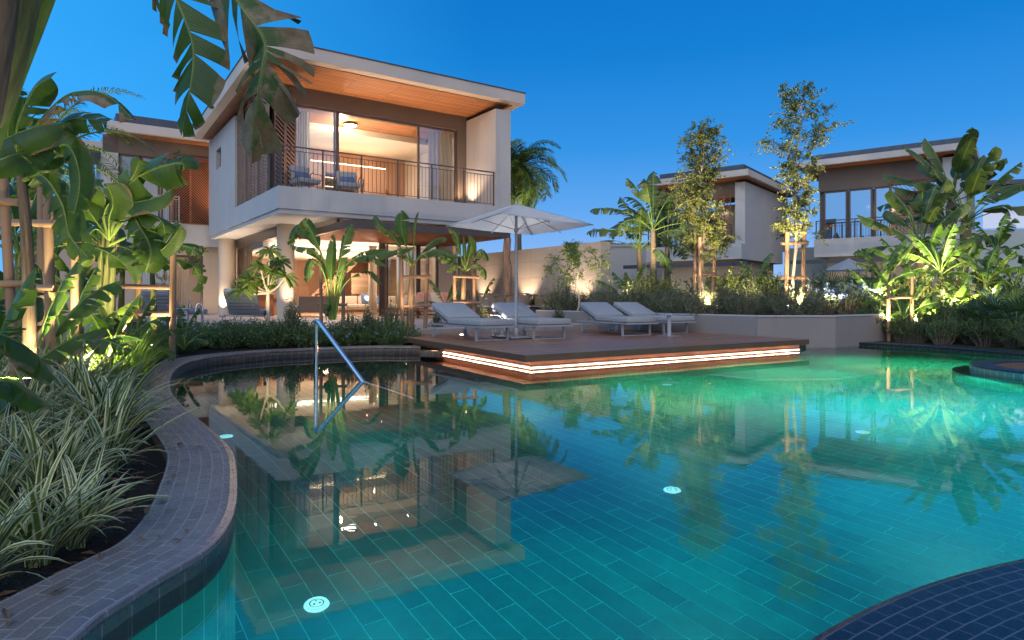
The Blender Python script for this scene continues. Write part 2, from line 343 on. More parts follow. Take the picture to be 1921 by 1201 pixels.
L_palm = M_leaf('palm_leaf', (.05, .10, .02), (.14, .20, .04), .2, .45)
L_fan = M_leaf('fan_palm_leaf', (.04, .085, .025), (.12, .18, .05), .2, .42)
L_lime = M_leaf('lime_grass_leaf', (.10, .22, .02), (.28, .40, .05), .35, .45)
L_spid = M_leaf('striped_leaf', (.065, .14, .025), (.16, .26, .05), .2, .45, .4, 'stripe')
L_red = M_leaf('red_tinged_leaf', (.12, .05, .02), (.22, .10, .03), .2, .5)
blossom = M_plain('plumbago_petals', (.32, .42, .85), .6, 0, .1, 10, .05)
stem_m = M_plain('green_petiole', (.14, .22, .035), .45, 0, .25, 10, .1)
darkvoid = M_plain('unlit_room', (.02, .018, .017), .9)  # near-black paint standing in for the dark behind the louvres

# ------------------------------------------------------------------ plant builders
def blade(mb, pts, W, facing, seed=0, tears=7, droop=.25, mi=0, ribmi=1, rib=.012, gap=.03, sweep=.05, ncol=3, base=.12, peak=.45, fold=.15, N=26):
    """one paddle leaf: a midrib and two sides torn into strips, each strip hanging a little differently"""
    rg = random.Random(seed); P = catmull(pts, N); facing = Vector(facing)
    T = [(P[min(i + 1, N)] - P[max(i - 1, 0)]).normalized() for i in range(N + 1)]
    S = []
    for t in T:
        s = t.cross(facing)
        if s.length < .15: s = S[-1] if S else t.cross(Vector((.3, .2, 1)))
        s.normalize(); S.append(s)
    def at(L, t):
        t = min(max(t, 0), 1) * N; k = min(int(t), N - 1); return L[k].lerp(L[k + 1], t - k)
    def width(t):
        if t < peak: k = base + (1 - base) * math.sin(math.pi / 2 * min(1, t / peak * 1.15)) ** .8
        else: k = max(0.02, math.cos(math.pi / 2 * ((t - peak) / (1 - peak)) ** 1.7)) ** .75
        return W * k
    for side in (-1, 1):
        cuts = sorted([0, 1] + [rg.uniform(.08, .95) for _ in range(int(tears * rg.uniform(.7, 1.3)))])
        for t0, t1 in zip(cuts, cuts[1:]):
            if t1 - t0 < .012: continue
            m = max(2, int((t1 - t0) * 22) + 1); dr = droop * rg.uniform(.5, 1.6) + fold; sw = sweep * rg.uniform(.6, 1.5); gp = min((t1 - t0) * .32, gap * rg.uniform(.3, 1.6)) if tears else 0
            tw = rg.uniform(-.12, .12); vs = []; uvs = []
            short = rg.uniform(.86, 1.0)
            for i in range(m + 1):
                x = i / m; tt = t0 + (t1 - t0) * x
                for c in range(ncol + 1):
                    f = c / ncol; mid = (t0 + t1) / 2
                    to = tt + (mid - tt) * 0 + f * sw + f * gp * (1 - 2 * x)
                    wd = width(min(tt + f * sw * .5, 1)) * short * f
                    p = at(P, to) if to <= 1 else P[-1] + T[-1] * (to - 1) * (P[-1] - P[0]).length * .6
                    s = at(S, tt).normalized(); n_ = s.cross(at(T, tt)).normalized()
                    if n_.dot(facing) < 0: n_ = -n_
                    a = dr * (.45 + f) + tw * (x - .5) * 2 * f
                    vs.append(p + s * side * wd * math.cos(a) - n_ * wd * math.sin(a)); uvs.append((f, tt))
            fs = []; fu = []; q = ncol + 1
            for i in range(m):
                for c in range(ncol):
                    ix = (i * q + c, i * q + c + 1, (i + 1) * q + c + 1, (i + 1) * q + c); fs.append(ix); fu.append([uvs[j] for j in ix])
            mb.add(vs, fs, mi, fu, True)
    if rib: mb.tube(P, [rib * (1 - .85 * i / N) for i in range(N + 1)], 5, ribmi, False)
def arc_pts(o, az, elev, L, bend, n=7, twist=0.0):
    """points of an arching leaf: starts at elevation elev and bends down by bend radians over its length"""
    p = Vector(o); outp = [p.copy()]
    for i in range(n):
        e_ = elev - bend * ((i + .5) / n) ** 1.5; a = az + twist * i / n
        p = p + Vector((math.cos(e_) * math.cos(a), math.cos(e_) * math.sin(a), math.sin(e_))) * (L / n); outp.append(p.copy())
    return outp
def paddle(parent, o, az, elev, Lp, Lb, W, bend, mat, seed, tears=7, droop=.3, face=None, stem=stem_m, r=.018, fold=.15, name='leaf'):
    """petiole + blade, one mesh, one part"""
    pts = arc_pts(o, az, elev, Lp + Lb, bend, 10); mb = MB(); k = Lp / (Lp + Lb)
    P = catmull(pts, 40); ki = max(2, int(40 * k)); mb.tube(P[:ki + 1], [r * (1 - .4 * i / ki) for i in range(ki + 1)], 6, 1, False)
    up = Vector(face) if face is not None else Vector((0, -.55, .8)) + Vector((-math.cos(az), -math.sin(az), 0)) * .8
    step = max(1, (40 - ki) // 6); mp = P[ki::step]
    if (40 - ki) % step: mp.append(P[-1])
    blade(mb, mp, W, up, seed, tears, droop, 0, 1, r * .6, fold=fold)
    return mb.build(name, [mat, stem], parent)
def explicit_leaf(parent, pix, W, seed, mat=None, tears=7, droop=.3, face=(0, -1, .25), r=.014, kpet=0.0, fold=.15, gap=.03, name='leaf', sweep=.05, peak=.45, base=.12):
    """leaf whose midrib was measured: points (column, row, distance); kpet = share of the length that is petiole"""
    pts = [D(*p) for p in pix]; mb = MB(); P = catmull(pts, 40); ki = int(40 * kpet)
    if ki > 1: mb.tube(P[:ki + 1], [r * (1.3 - .4 * i / ki) for i in range(ki + 1)], 6, 1, False)
    st = max(1, (40 - ki) // 7); mp = P[ki::st]
    if (40 - ki) % st: mp.append(P[-1])
    blade(mb, mp, W, face, seed, tears, droop, 0, 1, r * .6, fold=fold, gap=gap, sweep=sweep, peak=peak, base=base)
    return mb.build(name, [mat or L_ban, stem_m], parent)
def banana(name, label, cat, loc, h, nl, Lb, W, seed, group=None, mat=None, stemr=.06, spread=.75, tears=7, Lp=.35, bend=1.5, stemmat=None, emin=.5, emax=1.35, aim=None):
    rg = random.Random(seed); t = thing(name, label, cat, loc, group); mb = MB(); lean = Vector((rg.uniform(-.06, .06), rg.uniform(-.06, .06), 0)) * h
    base = Vector(loc); pts = [base + lean * (k / 5) ** 2 + Vector((0, 0, h * k / 5)) for k in range(6)]
    if h > .15:
        mb.tube(pts, [stemr * (1.15 - .11 * k) for k in range(6)], 10, 0, True); mb.build('stem', stemmat or sheath, t)
    top = pts[-1]
    for i in range(nl):
        x = i / max(1, nl - 1); az = i * 2.399 + rg.uniform(-.4, .4) + (aim or 0); el = emax - (emax - emin) * x + rg.uniform(-.1, .1)
        lp = Lp * rg.uniform(.8, 1.3); lb = Lb * rg.uniform(.75, 1.1)
        paddle(t, top - Vector((0, 0, .12 * rg.random() * (1 if h > .3 else 0))), az, el, lp, lb, W * rg.uniform(.8, 1.1), bend * rg.uniform(.55, 1.2) * (.5 + x), mat or L_ban, seed * 37 + i, tears, .3, r=.012 + stemr * .12)
    return t
def leaf_quad(vs, fs, p, d, n_, L, W_):
    """pointed leaf of two triangles folded on its midrib... four corners"""
    s = d.cross(n_).normalized() * W_; o = len(vs); m = p + d * L * .45
    vs.extend([p, m + s - n_ * W_ * .3, p + d * L, m - s - n_ * W_ * .3]); fs.append((o, o + 1, o + 2, o + 3))
def rdir(rg, zmin=-1.0, zmax=1.0):
    a = rg.uniform(0, 2 * math.pi); z = rg.uniform(zmin, zmax); r = math.sqrt(max(0, 1 - z * z)); return Vector((r * math.cos(a), r * math.sin(a), z))
def bush_proto(name, label, cat, seed, mat, rx, ry, h, shoots=70, per=26, L=.045, W=.009, group=None, upright=.8, flower=0, clump=0.0):
    """shrub: many upright leafy shoots over a domed base"""
    rg = random.Random(seed); t = thing(name, label, cat, (0, 0, 0), group); vs = []; fs = []; sv = MB(); fl = MB()
    for i in range(shoots):
        a = rg.uniform(0, 6.283); q = math.sqrt(rg.random()); x, y = rx * q * math.cos(a), ry * q * math.sin(a)
        top = h * (1 - (.55 + clump * .35) * q ** (2 - clump * .8)) * rg.uniform(.68 + .15 * clump, 1.12); b = Vector((x * .55, y * .55, 0)); tip = Vector((x * 1.12, y * 1.12, top)) + Vector((rg.gauss(0, .04), rg.gauss(0, .04), 0)) * h
        if i % 3 == 0: sv.tube([b, b.lerp(tip, .6) + Vector((0, 0, .03)), tip], [.006, .004, .002], 3, 0, False)
        d = (tip - b).normalized()
        for k in range(per):
            s = (k + rg.random()) / per; s = .12 + .9 * s ** .8; p = b.lerp(tip, s); dr = (d * upright + rdir(rg) * .8).normalized()
            leaf_quad(vs, fs, p + rdir(rg) * .012, dr, rdir(rg), L * rg.uniform(.6, 1.3) * (1.15 - .35 * s), W * rg.uniform(.8, 1.25))
        if flower and rg.random() < flower:
            for j in range(5):
                o = tip + rdir(rg) * .022; leaf_quad(fl.v, [], o, Vector((0, 0, 1)), rdir(rg), 0, 0) if 0 else None
                n0 = len(fl.v); r_ = .012; fl.add([o + Vector((r_ * math.cos(q_), -.004 * math.sin(q_), r_ * math.sin(q_))) for q_ in (0, 1.57, 3.14, 4.71)], [(0, 1, 2, 3)])
    sv.build('stem', bark, t); f = MB(); f.add(vs, fs); f.build('foliage', mat, t)
    if flower: fl.build('blossoms', blossom, t)
    return t
def place(proto, loc, s=1.0, rz=0.0, label=None, used={}):
    o = proto if proto.name not in used else copy_tree(proto)
    used[proto.name] = 1
    o.location = loc; o.rotation_euler = (0, 0, rz); o.scale = (s, s, s) if not hasattr(s, '__len__') else s
    if label: o['label'] = label
    return o
def tuft_proto(name, label, cat, seed, mat, n_, L, W, group, stripe=False, el=(.55, 1.45), bend=1.7, part='leaves'):
    rg = random.Random(seed); t = thing(name, label, cat, (0, 0, 0), group); mb = MB()
    for i in range(n_):
        az = rg.uniform(0, 6.283); e_ = rg.uniform(*el); ll = L * rg.uniform(.55, 1.15); P = arc_pts((rg.uniform(-.03, .03), rg.uniform(-.03, .03), 0), az, e_, ll, bend * rg.uniform(.4, 1.15), 8, rg.uniform(-.4, .4))
        ww = W * rg.uniform(.7, 1.2); vs = []; uv = []
        tilt = rg.uniform(-.5, .5)
        for k, p in enumerate(P):
            x = k / 8; t_ = (P[min(k + 1, 8)] - P[max(k - 1, 0)]).normalized(); s = t_.cross(Vector((0, 0, 1)))
            s = (s.normalized() if s.length > .01 else Vector((1, 0, 0))); n2 = s.cross(t_); s = (s * math.cos(tilt) + n2 * math.sin(tilt)); wd = ww * (min(1, .45 + x * 2.2)) * (1 - max(0, (x - .35) / .65) ** 1.6) + .0006
            for c in (-1, 0, 1): vs.append(p + s * wd * c - n2 * (.25 * wd if c == 0 else 0)); uv.append(((c + 1) / 2, x))
        fs = []; fu = []
        for k in range(8):
            for c in range(2):
                ix = (k * 3 + c, k * 3 + c + 1, (k + 1) * 3 + c + 1, (k + 1) * 3 + c); fs.append(ix); fu.append([uv[j] for j in ix])
        mb.add(vs, fs, 0, fu, True)
    mb.build(part, mat, t); return t
def feather(mb, P, L, W, seed, mi=0, n_=60, droop=.6, ribr=.015, vee=.4, ribmi=1, up=Vector((0, 0, 1))):
    rg = random.Random(seed); Q = catmull(P, n_); N = n_
    mb.tube(Q, [ribr * (1 - .8 * i / N) for i in range(N + 1)], 5, ribmi, False)
    for i in range(4, N + 1):
        x = i / N; t = (Q[min(i + 1, N)] - Q[i - 1]).normalized(); s = t.cross(up); 
        if s.length < .1: s = t.cross(Vector((0, 1, 0)))
        s.normalize(); n2 = s.cross(t)
        ll = L * (.35 + .65 * math.sin(math.pi * min(1, .15 + x * .85)))
        for sd_ in (-1, 1):
            d = (s * sd_ * rg.uniform(.8, 1.1) + t * rg.uniform(.5, .9) + n2 * vee * rg.uniform(.3, 1)).normalized(); a = Q[i]
            b_ = a + d * ll * .5; d2 = (d - Vector((0, 0, droop * rg.uniform(.6, 1.4)))).normalized(); c = b_ + d2 * ll * .5 * rg.uniform(.8, 1.1); w_ = d.cross(n2).normalized() * W
            mb.add([a - w_ * .4, a + w_ * .4, b_ + w_, b_ - w_, c], [(0, 1, 2, 3), (3, 2, 4)], mi)
def palm(name, label, loc, h, nf, Lf, seed, leaf_L=.55, trunk_r=.16, azs=None, group=None, el=(.0, 1.3)):
    rg = random.Random(seed); t = thing(name, label, 'palm tree', loc, group); b = Vector(loc); mb = MB()
    pts = [b + Vector((0, 0, h * k / 8)) for k in range(9)]; mb.tube(pts, [trunk_r * (1.1 if k % 2 else .95) for k in range(9)], 12); mb.build('trunk', ringbark, t)
    for i in range(nf):
        az = azs[i] if azs else i * 2.399 + rg.uniform(-.3, .3); e_ = el[1] - (el[1] - el[0]) * i / max(1, nf - 1)
        P = arc_pts(pts[-1], az, e_, Lf * rg.uniform(.85, 1.1), 1.5 + .5 * rg.random(), 8); m = MB(); feather(m, P, leaf_L, .012 if leaf_L < .8 else .026, seed * 91 + i, n_=64, ribr=.03); m.build('frond', [L_palm, stem_m], t)
    return t
def slender_tree(name, label, loc, h, crown, seed, mat, nb=60, trunk_r=.05, leaf=(.085, .016), lean=0.0, twigs=9, leaves=26, group=None, bk=None, start=.3, droop=.2):
    """tapered trunk, limbs and a crown of many small leaves; crown = list of (height share, radius, density)"""
    rg = random.Random(seed); t = thing(name, label, 'tree', loc, group); b = Vector(loc); mb = MB(); N = 10
    pts = [b + Vector((lean * h * (k / N) + .05 * math.sin(k * 1.3 + seed), .04 * math.cos(k * 1.7), h * k / N * .97)) for k in range(N + 1)]
    mb.tube(pts, [trunk_r * (1 - .88 * k / N) for k in range(N + 1)], 9)
    lv = []; lf = []
    def prof(x):
        for (x0, r0), (x1, r1) in zip(crown, crown[1:]):
            if x0 <= x <= x1: return r0 + (r1 - r0) * (x - x0) / (x1 - x0)
        return 0.05
    def tpt(x): k = min(int(x * N), N - 1); return pts[k].lerp(pts[k + 1], x * N - k)
    for i in range(nb):
        x = start + (1 - start) * (i + rg.random()) / nb; o = tpt(min(x * .9, .99)); az = rg.uniform(0, 6.283); r = prof(x) * rg.uniform(.35, 1.15)
        e_ = rg.uniform(.25, 1.0); end = tpt(min(x, .999)) + Vector((math.cos(az) * r, math.sin(az) * r, r * math.sin(e_) * .35 + rg.uniform(-.05, .12)))
        mid = o.lerp(end, .5) + Vector((0, 0, -.04 * r)); mb.tube([o, mid, end], [trunk_r * .28 * (1.1 - x), trunk_r * .18 * (1.1 - x) + .002, .002], 4, 0, False)
        for j in range(twigs):
            s = 1 - .6 * rg.random() ** 1.6; p = (o.lerp(mid, s * 2) if s < .5 else mid.lerp(end, s * 2 - 1)); d = (rdir(rg, -.5, .9) + Vector((math.cos(az), math.sin(az), 0)) * .5).normalized(); tl = rg.uniform(.12, .32) * (.7 + r)
            q = p + d * tl - Vector((0, 0, droop * tl)); 
            if j % 2 == 0: mb.tube([p, q], [.003, .0015], 3, 0, False)
            ax = (q - p).normalized()
            for k in range(leaves):
                u_ = (k + rg.random()) / leaves; pp = p.lerp(q, u_); side = ax.cross(rdir(rg)).normalized()
                leaf_quad(lv, lf, pp, (side + ax * .6 + Vector((0, 0, -.25))).normalized(), rdir(rg), leaf[0] * rg.uniform(.6, 1.2), leaf[1])
    mb.build('trunk', bk or palebark, t); c = MB(); c.add(lv, lf); c.build('crown', mat, t)
    return t
def broad_shrub_proto(name, label, cat, seed, mat, rx, h, nst=26, per=22, L=.14, W=.03, group=None, flower=0):
    rg = random.Random(seed); t = thing(name, label, cat, (0, 0, 0), group); sv = MB(); vs = []; fs = []; fl = MB()
    for i in range(nst):
        a = rg.uniform(0, 6.283); q = math.sqrt(rg.random()); tip = Vector((rx * q * math.cos(a), rx * q * math.sin(a), h * (1 - .4 * q * q) * rg.uniform(.6, 1.1))); b = Vector((tip.x * .35, tip.y * .35, 0))
        m = b.lerp(tip, .55) + Vector((0, 0, .08 * h)); sv.tube([b, m, tip], [.010, .007, .003], 4, 0, False)
        for k in range(per):
            s = .25 + .78 * (k + rg.random()) / per; p = b.lerp(m, s * 2) if s < .5 else m.lerp(tip, s * 2 - 1); d = (rdir(rg, -.2, 1) + (tip - b).normalized() * .5).normalized()
            side = d.cross(rdir(rg)).normalized() * W * rg.uniform(.7, 1.2); l = L * rg.uniform(.6, 1.2); n2 = side.cross(d).normalized(); o = len(vs)
            vs.extend([p, p + d * l * .35 + side + n2 * l * .05, p + d * l * .7 + side * .75 + n2 * l * .02, p + d * l - n2 * l * .12, p + d * l * .7 - side * .75 + n2 * l * .02, p + d * l * .35 - side + n2 * l * .05]); fs.append((o, o + 1, o + 2, o + 3)); fs.append((o, o + 3, o + 4, o + 5))
        if flower and rg.random() < flower:
            for j in range(9):
                o = tip + rdir(rg) * .05; r_ = .016; fl.add([o + Vector((r_ * math.cos(q_), -.006 * math.sin(q_), r_ * math.sin(q_))) for q_ in (0, 1.26, 2.51, 3.77, 5.03)], [(0, 1, 2, 3, 4)])
    sv.build('stem', bark, t); f = MB(); f.add(vs, fs); f.build('foliage', mat, t)
    if flower: fl.build('blossoms', blossom, t)
    return t
def fan_palm_proto(name, label, seed, nf, Lp, R_, group):
    rg = random.Random(seed); t = thing(name, label, 'fan palm', (0, 0, 0), group); mb = MB(); mb.tube([(0, 0, 0), (0, 0, .25)], [.10, .08], 10); mb.build('trunk', drysheath, t)
    m = MB()
    for i in range(nf):
        az = i * 2.399 + rg.uniform(-.2, .2); e_ = 1.35 - 1.25 * i / nf; P = arc_pts((0, 0, .2), az, e_, Lp * rg.uniform(.7, 1.1), .5, 5); m.tube(P, .007, 4, 1, False)
        c = P[-1]; d = (P[-1] - P[-2]).normalized(); s = d.cross(Vector((0, 0, 1))).normalized(); n2 = s.cross(d)
        for k in range(26):
            a = -2.0 + 4.0 * k / 25; dd = (d * math.cos(a) + s * math.sin(a)).normalized(); l = R_ * (1 - .25 * abs(a) / 2) * rg.uniform(.9, 1.05); w_ = dd.cross(n2).normalized() * .012
            q = c + dd * l * .6 + n2 * .02; e2 = q + (dd - Vector((0, 0, .35 * rg.random()))).normalized() * l * .4
            m.add([c - w_ * .3, c + w_ * .3, q + w_, q - w_, e2], [(0, 1, 2, 3), (3, 2, 4)], 0)
    m.build('leaves', [L_fan, stem_m], t); return t
def support(label, posts, bars, group='timber stakes tied to young plants', r=.05):
    """round timber posts with cross rails"""
    o = posts[0][0]; t = thing('plant_stake', label, 'plant stake', (o[0], o[1], o[2]), group)
    for p, q in posts:
        mb = MB(); mb.tube([p, Vector(p).lerp(Vector(q), .5), q], [r, r * .97, r * .93], 12); mb.build('post', stake_m, t)
    for p, q in bars:
        mb = MB(); mb.tube([p, q], [r * .8, r * .8], 10); mb.build('cross_rail', stake_m, t)
    return t
def spot(loc, tgt, en, c=(1, .72, .42), ang=70, blend=.7, rad=.03, parent=None):
    l = bpy.data.lights.new('lamp_light', 'SPOT'); l.energy = en; l.color = c; l.spot_size = R(ang); l.spot_blend = blend; l.shadow_soft_size = rad
    o = bpy.data.objects.new('lamp_light', l); col.objects.link(o); o.location = loc; o.rotation_euler = (Vector(loc) - Vector(tgt)).to_track_quat('Z', 'Y').to_euler(); return o
def point(loc, en, c=(1, .72, .42), rad=.05):
    l = bpy.data.lights.new('lamp_light', 'POINT'); l.energy = en; l.color = c; l.shadow_soft_size = rad
    o = bpy.data.objects.new('lamp_light', l); col.objects.link(o); o.location = loc; return o
def area(loc, tgt, en, sx, sy, c=(1, .72, .45)):
    """a grid of bare spots sharing one wattage, spread over sx by sy"""
    loc = Vector(loc); n1 = 3 if sx > 1.5 else 1; n2 = 2 if sy > 1.8 else 1
    for i in range(n1):
        for j in range(n2):
            p = loc + U * (sx * ((i + .5) / n1 - .5)) + V * (sy * ((j + .5) / n2 - .5)); dn = -1 if Vector(tgt).z < loc.z else 1
            spot(p, p + Vector((0, 0, dn)), en / (n1 * n2) * .9, c, 165, 1.0, .015)
warm_lens = M_emit('warm_lamp_lens', (1, .78, .5), 25)
def uplight(loc, tgt, en, c=(1, .74, .42), ang=75, label='', fixture=True):
    """garden spotlight with its own light"""
    loc = Vector(loc); tgt = Vector(tgt); d = (tgt - loc).normalized()
    if fixture:
        t = thing('garden_spotlight', label, 'spotlight', loc, 'garden spotlights among the plants')
        mb = MB(); mb.tube([loc - Vector((0, 0, .1)), loc], .008, 6); mb.build('spike', bronze, t)
        mb = MB(); mb.tube([loc, loc + d * .09], [.03, .036], 14); mb.build('lamp_head', bronze, t)
        mb = MB(); q = loc + d * .091; mb.tube([q, q + d * .004], [.03, .03], 14); mb.build('lens', warm_lens, t)
    return spot(loc + d * .11, tgt, en * 4.6, c, ang)

# ------------------------------------------------------------------ the pool and the ground
NOSE = [(760,650.6),(697,650.6),(572,655),(479,660),(400.5,667.7),(353.7,677),(328.7,691),(317.8,710),(319,732),(335,753.6),(360,775.5),(391,800.5),(422.4,828.6),(438,856.7),(441.3,901.5),(439,943.6),(420,990),(383,1027.6),(336,1055.6),(280,1088),(205,1135),(154,1172)]
CZ = .14
left_in = [Vector((-1.74, 12.55, CZ))] + [G(x, y, CZ) for x, y in NOSE] + [Vector((-1.13, 1.2, CZ)), Vector((-1.14, .5, CZ)), Vector((-1.14, -.4, CZ)), Vector((-1.14, -1.5, CZ)), Vector((-1.14, -3.2, CZ))]
left_in = catmull(left_in, 190)
for _ in range(3): left_in = [left_in[0]] + [(a + b * 2 + c) / 4 for a, b, c in zip(left_in, left_in[1:], left_in[2:])] + [left_in[-1]]
DK, DR, DL = Vector((.18, 9.27, 0)), Vector((5.8, 12.9, 0)), Vector((-2.6, 14.3, 0))      # deck corners
fu = (DR - DK).normalized(); fv = (DL - DK).normalized()
K2 = DK + fu * .28 + fv * .28
RC, RR = Vector((3.1, -1.02, 0)), 3.65                                                     # round rim at the lower right
j_left = K2 + fv * ((12.5 - K2.y) / fv.y)
r_deck = K2 + fu * 6.55
right_edge = [r_deck + Vector((.25, .55, 0)), Vector((7.15, 15.35, 0)), Vector((7.9, 14.5, 0)), Vector((8.4, 13.85, 0)), Vector((8.8, 13.06, 0)), Vector((9.14, 11.8, 0)), Vector((9.42, 10, 0)), Vector((9.5, 7, 0)), Vector((8.9, 3.4, 0)), Vector((7.6, 1.6, 0))]
right_s = [right_edge[0]] + catmull(right_edge[1:], 40)
ring = [RC + Vector((math.cos(a), math.sin(a), 0)) * RR for a in [R(24 + (186 - 24) * k / 60) for k in range(61)]]
flat = lambda p: Vector((p.x, p.y, 0))
outline = [flat(p) for p in reversed(left_in)] + [flat(j_left), flat(K2), flat(r_deck)] + right_s + ring + [Vector((-.6, -3.2, 0))]
def sheet_with_hole(name, mat, outer, hole, z, kind='structure'):
    b = bmesh.new()
    def loop(P):
        vs = [b.verts.new((p[0], p[1], z)) for p in P]; return [b.edges.new((vs[i], vs[(i + 1) % len(vs)])) for i in range(len(vs))]
    ed = loop(outer) + (loop(hole) if hole else [])
    bmesh.ops.triangle_fill(b, use_beauty=True, edges=ed)
    for f in b.faces:
        if f.normal.z < 0: f.normal_flip()
    me = bpy.data.meshes.new(name); b.to_mesh(me); b.free(); me.materials.append(mat); o = bpy.data.objects.new(name, me); col.objects.link(o); return tag(o, kind=kind)
BIG = [(-900, -500), (900, -500), (900, 1200), (-900, 1200)]
sheet_with_hole('ground', grassm, BIG, outline, .06)
def offset_line(P, d):
    o = []
    for i, p in enumerate(P):
        t = flat(P[min(i + 1, len(P) - 1)] - P[max(i - 1, 0)]).normalized(); n_ = Vector((-t.y, t.x, 0)); o.append(p + n_ * d)
    return o
# pool shell
mb = MB(); n_ = len(outline); L = 0; DEP = -1.3
for i in range(n_):
    p, q = outline[i], outline[(i + 1) % n_]; l = (q - p).length
    mb.add([Vector((p.x, p.y, DEP)), Vector((q.x, q.y, DEP)), Vector((q.x, q.y, -.02)), Vector((p.x, p.y, -.02))], [(0, 1, 2, 3)], 0, [[(L, DEP), (L + l, DEP), (L + l, -.02), (L, -.02)]])
    mb.add([Vector((p.x, p.y, -.02)), Vector((q.x, q.y, -.02)), Vector((q.x, q.y, .059)), Vector((p.x, p.y, .059))], [(0, 1, 2, 3)], 1, [[(L, .28), (L + l, .28), (L + l, .20), (L, .20)]]); L += l
tag(mb.build('pool_wall', [wetwall_t, wall_t]), kind='structure')
sheet_with_hole('pool_floor', floor_t, outline, None, DEP)
sheet_with_hole('pool_water', water_m, outline, None, 0.0)
def coping(name, P, wd, z, mat, wallm, label, side=1, nose=.028, z0=-.02, inner=False):
    """tiled rim that follows a curve: flat top, rounded nose, vertical face down to the water"""
    sec = [(0.0, z0), (0.0, z - nose * 1.6), (-.012, z - nose * .9), (-.008, z - nose * .35), (nose * .9, z), (wd, z), (wd, z - .16)]
    rows = [offset_line(P, side * s[0]) for s in sec]; mb = MB(); S = [0.0]; ac = [0.0]
    for a, b in zip(P, P[1:]): S.append(S[-1] + flat(b - a).length)
    for a, b in zip(sec, sec[1:]): ac.append(ac[-1] + math.hypot(b[0] - a[0], b[1] - a[1]))
    for k in range(len(sec) - 1):
        mi = 1 if k == 0 else 0; vs = []; uv = []
        for i in range(len(P)):
            for q in (k, k + 1): r_ = rows[q][i]; vs.append(Vector((r_.x, r_.y, sec[q][1]))); uv.append((S[i], ac[q] if k else sec[q][1] - z + .285))
        fs = []; fu = []
        for i in range(len(P) - 1):
            ix = (2 * i, 2 * i + 2, 2 * i + 3, 2 * i + 1)
            if side > 0: ix = tuple(reversed(ix))
            fs.append(ix); fu.append([uv[j] for j in ix])
        mb.add(vs, fs, mi, fu, k in (1, 2, 3))
    return tag(mb.build(name, [mat, wallm]), label, 'coping')
LI = [flat(p) for p in left_in]
cp = coping('pool_coping', LI, .34, CZ, coping_t, wall_t, 'winding grey tiled pool rim on the left between planting and water', -1)
cr = coping('pool_coping', right_s, .32, .075, blue_t, blue_t, 'thin dark blue tiled pool rim along the planting at far right', 1)
ring2 = [RC + Vector((math.cos(a), math.sin(a), 0)) * RR for a in [R(22 + (190 - 22) * k / 90) for k in range(91)]]
ck = coping('pool_coping', ring2, .37, .10, blue_t, blue_t, 'curved dark blue tiled rim in the lower right corner of the pool', 1, nose=.02)
ipts = [(RC.x + math.cos(R(a)) * (RR - .44), RC.y + math.sin(R(a)) * (RR - .44)) for a in range(0, 360, 4)]
opts_ = [(RC.x + math.cos(R(a)) * (RR - .36), RC.y + math.sin(R(a)) * (RR - .36)) for a in range(0, 360, 4)]
mb = MB(); N_ = len(ipts)
for i in range(N_):
    j = (i + 1) % N_; mb.add([Vector((*opts_[i], .098)), Vector((*opts_[j], .098)), Vector((*ipts[j], .02)), Vector((*ipts[i], .02))], [(0, 1, 2, 3)], 0, [[(i * .22, 0), (i * .22 + .22, 0), (i * .22 + .22, .11), (i * .22, .11)]], True)
mb.prism([(x, y) for x, y in ipts], -.05, .062, 1)
tag(mb.build('splash_basin', [coping_t, M_plain('wet_brown_basin', (.09, .06, .05), .2, 0, .3, 6, .2)]), kind='structure')
# small tiled block where deck and rim meet
mb = MB(); mb.box(Frame((6.45, 15.05), Vector((1, 0, 0)), Vector((0, 1, 0))), 0, .62, 0, .5, -.3, .16); tag(mb.build('tiled_block', blue_t, bevel=.008), 'low dark blue tiled block at the right end of the deck', 'tiled block')
# round planter in the water at the right
PC = (8.0, 9.1)
t = thing('round_planter', 'round blue tiled planter rim standing in the water at far right', 'planter', (PC[0], PC[1], 0))
mb = MB()
def ringw(mb, r0, z0, r1, z1, mi, n=72, smooth=True):
    vs = [Vector((PC[0] + r * math.cos(2 * math.pi * k / n), PC[1] + r * math.sin(2 * math.pi * k / n), z)) for (r, z) in ((r0, z0), (r1, z1)) for k in range(n)]
    fs = [(k, (k + 1) % n, n + (k + 1) % n, n + k) for k in range(n)]; h = math.hypot(r1 - r0, z1 - z0); l = 2 * math.pi * max(r0, r1) / n
    mb.add(vs, fs, mi, [[(k * l, 0), (k * l + l, 0), (k * l + l, h), (k * l, h)] for k in range(n)], smooth)
ringw(mb, 1.40, -1.3, 1.40, .06, 1); ringw(mb, 1.40, .06, 1.385, .085, 0); ringw(mb, 1.385, .085, 1.13, .09, 0); ringw(mb, 1.13, .09, 1.12, -.1, 0)
mb.build('rim', [blue_t, wetwall_t], t)
mb = MB(); ringw(mb, 1.62, -1.3, 1.62, -.22, 0); ringw(mb, 1.62, -.22, 1.40, -.22, 0); mb.build('ledge', wetwall_t, t)
mb = MB(); mb.prism([(PC[0] + 1.13 * math.cos(k * .2), PC[1] + 1.13 * math.sin(k * .2)) for k in range(31)], -.1, .06); mb.build('soil', M_plain('brown_mulch', (.20, .11, .06), .95, 0, .4, 20, 1, 60, .2, .02), t)
